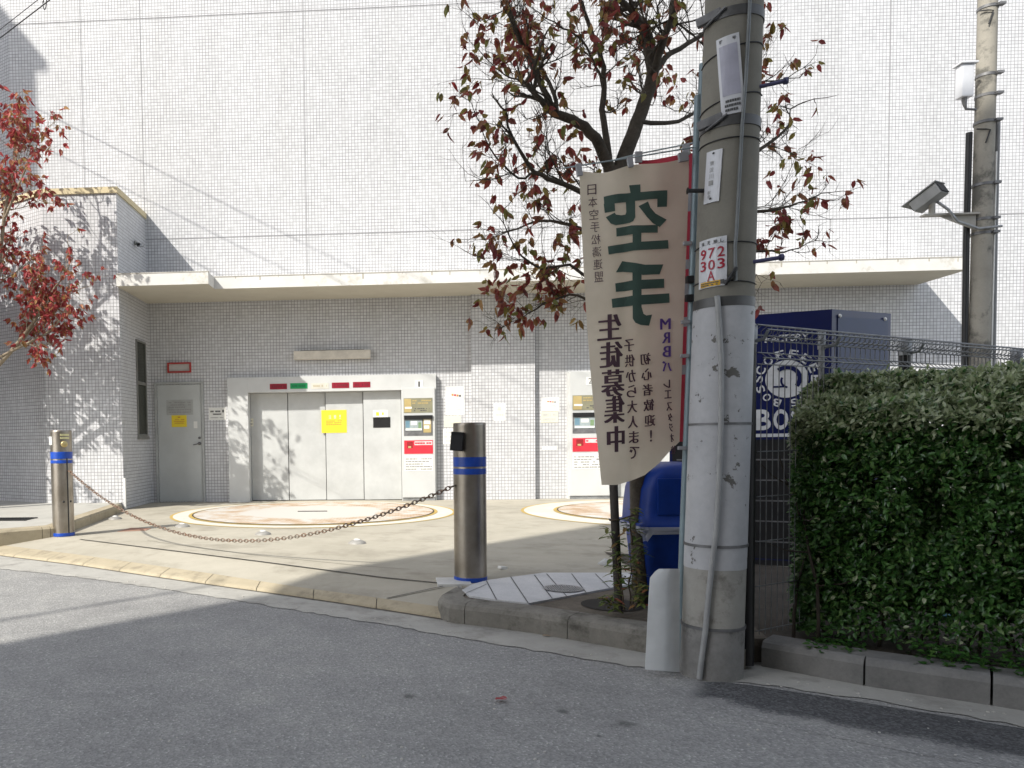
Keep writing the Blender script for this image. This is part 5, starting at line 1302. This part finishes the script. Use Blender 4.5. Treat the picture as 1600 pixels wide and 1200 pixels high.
# ground cover along the kerb
lv = MB(); rng = random.Random(17)
for k in range(2600):
    s = .1+rng.random()*(LEN-.1); q_ = rng.uniform(-.14, .12)
    if hnoise(Vector((s*4, q_*4, 0)), 1) < -.25: continue
    p = h0+dirk*s+inw*q_; p.z = ZI-.01+rng.random()**1.6*.075*min(1, .3+s*1.5)
    d = rv(rng); d.z = abs(d.z)*.3; leaf(lv, p, d, Vector((0, 0, 1))+rv(rng)*.4, rng.uniform(.02, .035), rng.uniform(.014, .022), 0, .1)
tag(lv.build('ground_cover', M_WEED), kind='stuff', label='low bright green weeds between hedge and grey kerb', cat='ground cover')
p = gz(1487, 1035, ZI); cl = thing('weed_plant', 'single upright round leaved weed in front of the hedge', 'weed', p)
lv, w_ = MB(), MB()
for a_, hh in ((0, .13), (2.2, .05), (4, .035)):
    q_ = p+Vector((math.cos(a_)*.03, math.sin(a_)*.02, hh)); w_.tube([p, p.lerp(q_, .5)+Vector((.006, 0, 0)), q_], .002, 5)
    for j in range(5): an = a_+j*1.257; leaf(lv, q_, Vector((math.cos(an), math.sin(an), -.1)), Vector((0, -.4, 1)), .026, .026, 0, .1)
w_.build('stem', M_WEED, cl); lv.build('leaves', M_WEED, cl)
c = gz(1475, 975, ZI); mb = MB(); mb.tube([c+Vector((-.06, 0, .02)), c+Vector((-.03, .01, .035)), c+Vector((.03, 0, .03)), c+Vector((.06, .01, .02))], [.004, .022, .02, .004], 7, smooth=False)
tag(mb.build('plastic_wrapper', M_TAGB), 'crumpled teal plastic wrapper on the soil under the hedge', 'litter')

# ------------------------------------------------------------------ mesh fence
fen = thing('mesh_fence', 'grey welded mesh fence with a rolled top on black posts behind the hedge', 'fence', (F0.x, F0.y, ZI))
FN = Vector((fdir.y, -fdir.x, 0))          # towards the road
ZT = .475
def fpt(s, z, out=0.): return Vector((F0.x, F0.y, 0)) + fdir*s + FN*out + Vector((0, 0, z))
FL = 3.6
prof = [(.0, ZI+.04), (.0, ZT-.42), (.0, ZT-.16), (.028, ZT-.135), (.0, ZT-.11), (.0, ZT-.055), (.045, ZT-.03), (.045, ZT-.002), (.0, ZT+.01), (-.03, ZT-.01), (-.03, ZT-.045), (.0, ZT-.058)]
s_breaks = [0, .53, 1.25, 2.45, 3.6]
mb = MB(); k = 0; s = .03
while s < FL:
    mb.tube([fpt(s, z, o) for o, z in prof], .0021, 4, cap=False); s += .042
for z in [ZI+.06+.2*i for i in range(5)] + [ZT-.16, ZT-.11, ZT-.055]: mb.tube([fpt(0, z, .003), fpt(FL, z, .003)], .0032, 4, cap=False)
for o, z in ((.047, ZT-.015), (-.03, ZT-.028), (0, ZT+.012), (.028, ZT-.135)): mb.tube([fpt(0, z, o), fpt(FL, z, o)], .004, 5, cap=False)
mb.build('mesh_panel', mat('weathered_zinc', (.23, .235, .24), .5, .4, .25, 20), fen)
for s, dark in ((0, 1), (.53, 0), (1.25, 1), (2.45, 1), (3.58, 1)):
    p0, p1 = fpt(s, ZI-.1, -.035), fpt(s, ZT-.06, -.035); rr = .027 if dark else .013
    o = MB().tube([p0, p1], rr, 14).build('post', M_BLACK if dark else M_GALV, fen)
    cap = MB(); cap.tube([fpt(s, ZT-.07, -.035), fpt(s, ZT+.012, -.035), fpt(s, ZT+.02, -.035)], [rr+.003, rr+.004, rr-.006], 14); cap.tube([fpt(s, ZT-.06, -.03), fpt(s, ZT-.055, .03), fpt(s, ZT-.02, .05)], .008, 6)
    cap.build('post_cap', M_GALV, o)

# ------------------------------------------------------------------ vending machine
vm = thing('vending_machine', 'navy blue drinks vending machine with white coffee emblem behind the mesh fence', 'vending machine', (3.1, 5.9, ZA))
Bp, Cp = Vector((3.083, 5.616)), Vector((3.649, 5.887)); dl = Vector((-.924, .383))
Ap = Bp + dl*1.05
foot = [V2(Ap), V2(Bp), V2(Cp), V2(Cp+Vector((-.25, .55))), V2(Ap+Vector((.25, .62)))]
mb = MB(); mb.prism(foot, ZA+.04, .88, 0); mb.build('cabinet', M_VEND, vm)
mb = MB(); mb.prism([V2(Vector(p)*1.0) for p in foot], ZA, ZA+.04); mb.build('base', M_BLACK, vm)
nl = Vector((-.383, -.924, 0)); tl = Vector((.924, -.383, 0))
def vmp(a, b, o): return Vector((Bp.x, Bp.y, 0)) - tl*a*1.0*(1) + Vector((0, 0, b)) + nl*o if False else Vector((Bp.x, Bp.y, 0)) + tl*a + Vector((0, 0, b)) + nl*o
# a runs from -1.05 (left) to 0 (right corner)
def vpx(px, py):
    r = ray(px, py); k = nl.dot(Vector((Bp.x, Bp.y, 0)))/nl.dot(r); p = r*k; return (p-Vector((Bp.x, Bp.y, 0))).dot(tl), p.z
ec = vpx(1229, 592); er = abs(vpx(1263, 592)[0]-ec[0])
art = MB()
ring = lambda r0, r1, n=48: ([(ec[0]+r*math.cos(2*math.pi*k/n), ec[1]+r*1.0*math.sin(2*math.pi*k/n)) for r in (r1, r0) for k in range(n)], [[k, (k+1) % n, n+(k+1) % n, n+k] for k in range(n)])
art.flat(ring(0, er*1.0), vmp, .004)
txt = 'BOSS COFFEE BOSS '
for i, ch in enumerate('COFFEE'):
    an = math.radians(158-i*27); art.flat(glyph(ch, .055, .062, ec[0]+math.cos(an)*er*1.32, ec[1]+math.sin(an)*er*1.32, .02, rot=an-math.pi/2), vmp, .004)
for i, ch in enumerate('BOSS'):
    an = math.radians(-2-i*24); art.flat(glyph(ch, .05, .055, ec[0]+math.cos(an)*er*1.32, ec[1]+math.sin(an)*er*1.32, .02, rot=an-math.pi/2), vmp, .004)
for i, ch in enumerate('BOSS'):
    an = math.radians(250-i*24); art.flat(glyph(ch, .05, .055, ec[0]+math.cos(an)*er*1.32, ec[1]+math.sin(an)*er*1.32, .02, rot=an-math.pi/2), vmp, .004)
a0, z0 = vpx(1200, 530); a1, _ = vpx(1258, 530)
for i, ch in enumerate('FACTORY'): art.flat(glyph(ch, .042, .05, a0+(a1-a0)*i/6, z0, .015), vmp, .004)
a0, z0 = vpx(1193, 656); a1, _ = vpx(1220, 656)
for i, ch in enumerate('BOSS'): art.flat(glyph(ch, abs(a1-a0)*.86, .15, a0+(a1-a0)*i, z0, .03), vmp, .004)
zb_ = vpx(1215, 680)[1]; art.flat(rectg(-1.03, zb_-.012, -.02, zb_+.012), vmp, .004)
art.build('white_lettering', M_VWHITE, vm)
inkr = MB(); n = 40
# loose dark brush arcs inside the disc stand for the emblem's printed figure
def arc(r0, r1, a_, b_, cx=0, cy=0, n=16):
    pts = [(ec[0]+cx*er+r*er*math.cos(math.radians(a_+(b_-a_)*k/n)), ec[1]+cy*er+r*er*math.sin(math.radians(a_+(b_-a_)*k/n))) for r in (r1, r0) for k in range(n+1)]
    return pts, [[k, k+1, n+2+k, n+1+k] for k in range(n)]
inkr.flat(arc(.5, .72, -40, 130), vmp, .007); inkr.flat(arc(.3, .4, 150, 260, .1, -.1), vmp, .007); inkr.flat(rectg(ec[0]-er*.62, ec[1]-er*.45, ec[0]-er*.05, ec[1]-er*.36), vmp, .007)
inkr.build('emblem_print', M_VEND, vm)
low = MB(); low.flat(rectg(-1.03, ZA+.05, -.02, zb_-.03), vmp, .004, 0)
for i in range(5): low.flat(rectg(-1.0, ZA+.17+i*.15, -.05, ZA+.18+i*.15), vmp, .008, 1)
low.build('front_grille', [M_BLACK, M_GALVD], vm)
nr_ = Vector((.43, -.905, 0)); tr_ = Vector((.905, .43, 0)).normalized()
def rmp(a, b, o): return Vector((Bp.x, Bp.y, 0)) + tr_*a + Vector((0, 0, b)) + nr_*o
side = MB(); side.plate(rmp, .53, 1.66, .006, 0, u=.32, v=.0); side.build('side_panel', mat('blue_side_panel', (.012, .03, .11), .4, 0, .1, 3), vm)
for a_ in (.07, .55): c = rmp(a_, .835, .008); MB().lathe([(0, .006), (.012, .006), (.014, 0)], (0, 0, 0), 10, ax=Matrix.Translation(c) @ nr_.to_track_quat('Z', 'Y').to_matrix().to_4x4()).build('screw', M_WHITE, vm)

# ------------------------------------------------------------------ second utility pole with camera and junction box
YP = 8.5
q0, q1 = Vector((6.168, YP, 0.98)), Vector((6.187, YP, 4.465)); dq = (q1-q0)/(q1.z-q0.z)
def ax2(z): return q0+dq*(z-q0.z)
p2 = thing('utility_pole', 'pale concrete pole with painted shadow blotches behind the fence carrying a surveillance camera', 'utility pole', ax2(ZA))
mb = MB(); mb.tube([ax2(z) for z in (ZA-.1, 1, 2.5, 4.5, 7.8)], [.101, .0925, .09, .084, .077], 32); mb.build('shaft', M_POLE2, p2)
zz = lambda py: at(1535, py, YP-.1).z
for sx, zt_, rr, m in ((-.142, zz(200), .030, M_BLACK), (.138, zz(185), .030, mat('grey_conduit', (.2, .2, .2), .5))):
    MB().tube([ax2(ZA)+Vector((sx+.03, .02, 0)), ax2(2)+Vector((sx, .02, 0)), ax2(zt_)+Vector((sx*.98, .02, 0))], rr, 12).build('conduit', m, p2)
MB().tube([ax2(ZA)+Vector((.09, -.05, 0)), ax2(zz(235))+Vector((.086, -.05, 0))], .009, 8).build('white_pipe', M_WHITE, p2)
for py in (6, 113, 145, 187, 285, 340, 362):
    mb = MB(); z = zz(py); a_ = ax2(z); mb.tube([a_+Vector((0, 0, -.014)), a_+Vector((0, 0, .014))], .0985 if py > 180 else .092, 28); mb.box((a_.x+.035, a_.y-.115, a_.z-.012), (a_.x+.10, a_.y-.06, a_.z+.012))
    mb.build('steel_band', M_GALVD, p2)
for py in (12, 198):
    mb = MB(); z = zz(py); a_ = ax2(z); mb.tube([a_+Vector((-.11, -.04, 0)), a_+Vector((-.055, -.09, -.02)), a_+Vector((-.015, -.098, -.03)), a_+Vector((-.055, -.093, -.16))], .007, 6)
    mb.build('loose_wire', M_DARK, p2)
# junction box
c0, c1 = at(1498, 103, YP-.1), at(1516, 153, YP-.1)
jb = thing('junction_box', 'white rounded junction box strapped high on the pale pole', 'junction box', (c0.x, YP-.1, c0.z))
mb = MB().box((c0.x, YP-.15, c1.z), (c1.x+.0, YP-.05, c0.z), 0, .015); mb.build('housing', M_SIGNW, jb)
MB().box((c0.x-.02, YP-.17, c0.z+.001), (c1.x+.03, YP-.03, c0.z+.02), 0, .006).build('cover', M_SIGNW, jb)
MB().tube([(c0.x+.06, YP-.1, c1.z), (c0.x+.065, YP-.1, c1.z-.06), (c0.x+.08, YP-.1, c1.z-.11), (c1.x+.06, YP-.1, c1.z-.12)], [.025, .02, .012, .012], 8).build('cable', M_GALVD, jb)
# camera
cc = thing('surveillance_camera', 'grey box surveillance camera on a bracket pointing down from the pale pole', 'camera', at(1455, 335, YP))
e0, e1 = at(1430, 326, YP+.05), at(1472, 294, YP-.16)
ex = (e1-e0); Lc = ex.length; ex.normalize(); ey = Vector((0, 0, 1)).cross(ex).normalized(); ez = ex.cross(ey)
Mc = Matrix.Translation((e0+e1)/2) @ Matrix((ex, ey, ez)).transposed().to_4x4()
mb = MB().box((-Lc/2, -.08, -.06), (Lc/2, .08, .06), 0, .012, Mc); mb.build('camera_body', mat('camera_grey', (.27, .275, .27), .5), cc)
MB().box((-Lc/2-.06, -.095, .062), (Lc/2+.02, .095, .076), 0, .004, Mc).build('sun_shield', mat('camera_shield', (.22, .225, .22), .5), cc)
MB().box((Lc/2+.001, -.068, -.05), (Lc/2+.012, .068, .048), 0, 0, Mc).build('rear_cover', M_DARK, cc)
MB().box((-Lc/2-.012, -.05, -.03), (-Lc/2-.001, .05, .035), 0, 0, Mc).build('lens_window', M_GLASSD, cc)
pj = at(1456, 335, YP-.05); a_ = ax2(pj.z)
mb = MB(); mb.tube([pj+Vector((.0, 0, .0)), pj+Vector((.0, 0, .12)), (e0+e1)/2], [.03, .028, .03], 8)
mb.box((pj.x-.09, YP-.09, pj.z-.018), (a_.x-.09, YP-.0, pj.z), 0); 
v_ = [(pj.x+.08, YP-.05, pj.z-.018), (a_.x-.1, YP-.05, pj.z-.018), (a_.x-.1, YP-.05, pj.z-.17)]; v2_ = [(x, y+.02, z) for x, y, z in v_]
mb.add(v_+v2_, [(0, 2, 1), (3, 4, 5), (0, 3, 5, 2), (1, 2, 5, 4), (0, 1, 4, 3)])
mb.build('bracket', mat('bracket_grey', (.36, .34, .3), .5), cc)
MB().tube([(e0+e1)/2+Vector((.08, 0, -.03)), pj+Vector((.12, -.06, .03)), pj+Vector((.2, -.08, -.1)), (a_.x-.1, YP-.09, pj.z-.17), (a_.x+.1, YP-.13, pj.z-.16)], .014, 8).build('cable', M_GALV, cc)

# ------------------------------------------------------------------ overhead cables
sd = Vector((-.79, .61, 0)).normalized(); pc = Vector((1.40, 3.44, 0))
def cab(name, z0, sag, s0, s1, r, label, off=0.):
    mb = MB(); nrm = Vector((.61, .79, 0)); pts = []
    for k in range(41):
        s = s0+(s1-s0)*k/40; u = (s-s0)/(s1-s0); pts.append(pc+sd*s+nrm*off+Vector((0, 0, z0-sag*4*u*(1-u))))
    mb.tube(pts, r, 6); t = tag(mb.build(name, M_DARK), label, 'cable', 'overhead cables'); return pts, t
pa, _ = cab('overhead_cable', 4.24, .2, -14, 20, .0035, 'upper black cable crossing the top corner above the annex')
pb, lash = cab('overhead_cable', 4.16, .2, -14, 20, .0055, 'lower black cable with a hanging coil at the top corner')
mb = MB()
for s in (5.65, 6.85):
    u = (s+14)/34; c = pc+sd*s+Vector((0, 0, 4.2-.2*4*u*(1-u)-.02)); pts = [c+sd*(.03*math.cos(a_)+.012*a_/6)+Vector((0, 0, .07*math.sin(a_))) for a_ in [k*.5 for k in range(14)]]
    mb.tube(pts, .0045, 6)
mb.build('cable_hanger', M_DARK, lash)
for z0, off, r in ((7.35, 0, .007), (7.7, .25, .007), (6.9, -.2, .009)):
    cab('overhead_cable', z0, .25, -14, 20, r, 'one of the heavier overhead cables strung along the street above the picture', off)

# ------------------------------------------------------------------ small litter
c = gz(773, 1093, ZR+.01); mb = MB(); leaf(mb, c, Vector((1, .2, .1)), Vector((0, 0, 1)), .05, .03); leaf(mb, c+Vector((.02, .0, .01)), Vector((.5, -.6, .2)), Vector((0, 0, 1)), .04, .025)
tag(mb.build('fallen_leaf', mat('red_leaf', (.3, .03, .04), .6)), 'small red leaf lying alone on the asphalt', 'leaf')
c = gz(785, 889, ZA); mb = MB().box((-.03, -.02, 0), (.03, .02, .02), 0, .005, Matrix.Translation(c) @ Matrix.Rotation(.5, 4, 'Z') @ Matrix.Rotation(.15, 4, 'Y'))
tag(mb.build('paper_scrap', M_WHITE), 'crumpled white scrap on the shaded forecourt right of the steel bollard', 'litter')
c = gz(945, 884, ZA); mb = MB().tube([c+Vector((-.05, 0, .015)), c+Vector((0, 0, .03)), c+Vector((.06, 0, .015))], [.006, .028, .01], 8, smooth=False)
tag(mb.build('plastic_scrap', M_BAG), 'pale crumpled plastic scrap on the forecourt beside the dark stake', 'litter')
c = gz(847, 995, ZR+.004); mb = MB(); leaf(mb, c+Vector((0, 0, .006)), Vector((1, .1, .1)), Vector((0, 0, 1)), .05, .025)
tag(mb.build('fallen_leaf', mat('tan_leaf', (.4, .28, .18), .7)), 'pale tan leaf lying in the gutter below the island kerb', 'leaf')
mb = MB(); rng = random.Random(2)
for k in range(70):
    px, py = rng.uniform(150, 1500), rng.uniform(1000, 1190); c = gz(px, py, ZR); r = rng.uniform(.002, .005); mb.lathe([(r*1.2, 0), (r, r*.7), (0, r)], c, 6, smooth=False)
for k in range(120):
    i = rng.randrange(len(asph)-3)+1; t_ = rng.random(); p = Vector(asph[i]).lerp(Vector(asph[i+1]), t_)+Vector((.45, .5))*rng.uniform(.0, .18); r = rng.uniform(.002, .006); mb.lathe([(r*1.2, 0), (r, r*.6), (0, r*.9)], (p.x, p.y, ZR+.004), 5, smooth=False)
tag(mb.build('grit', mat('pale_grit', (.5, .48, .44), .8)), kind='stuff', label='scattered pale grit on the asphalt', cat='grit')

# ------------------------------------------------------------------ buildings across and beside the street: they throw the shade
def block(name, x0, x1, y0, y1, zt, label, m, storeys, wins):
    b = thing(name, label, 'building', ((x0+x1)/2, (y0+y1)/2, ZR)); MB().box((x0, y0, ZR-.1), (x1, y1, zt)).build('wall', m, b)
    mb = MB().box((x0-.1, y0-.1, zt), (x1+.1, y1+.1, zt+.15)); mb.build('roof', M_CANOPY, b)
    for k in range(storeys):
        for j in range(wins):
            xx = x0+(j+.5)*(x1-x0)/wins; z = 1.0+k*3.0
            if z+1.4 < zt: w__ = MB().box((xx-.8, y1-.06, z), (xx+.8, y1+.03, z+1.4)); o = w__.build('window', M_GLASSD, b)
    return b
block('apartment_building', -10.55, 7, -16, -4.95, 18.8, 'beige apartment building across the street behind the viewer', concrete('beige_render', (.42, .39, .34), (.36, .33, .29)), 5, 7)
block('office_building', -22, -12.55, 5.05, 12, 14.6, 'tall office building left of the annex, outside the picture', concrete('grey_render', (.4, .4, .4), (.34, .34, .34)), 4, 3)
block('garage_building', -11.9, -9.87, 6.0, 9.2, 6.75, 'low garage left of the sidewalk, outside the picture', concrete('brown_render', (.33, .29, .25), (.27, .24, .2)), 1, 1)
lp = thing('lamp_post', 'thin lamp post on the far side of the street', 'lamp post', (-9.66, -3.2, ZR))
MB().tube([(-9.66, -3.2, ZR), (-9.66, -3.2, 9.3)], [.04, .025], 10).build('post', M_GALV, lp)
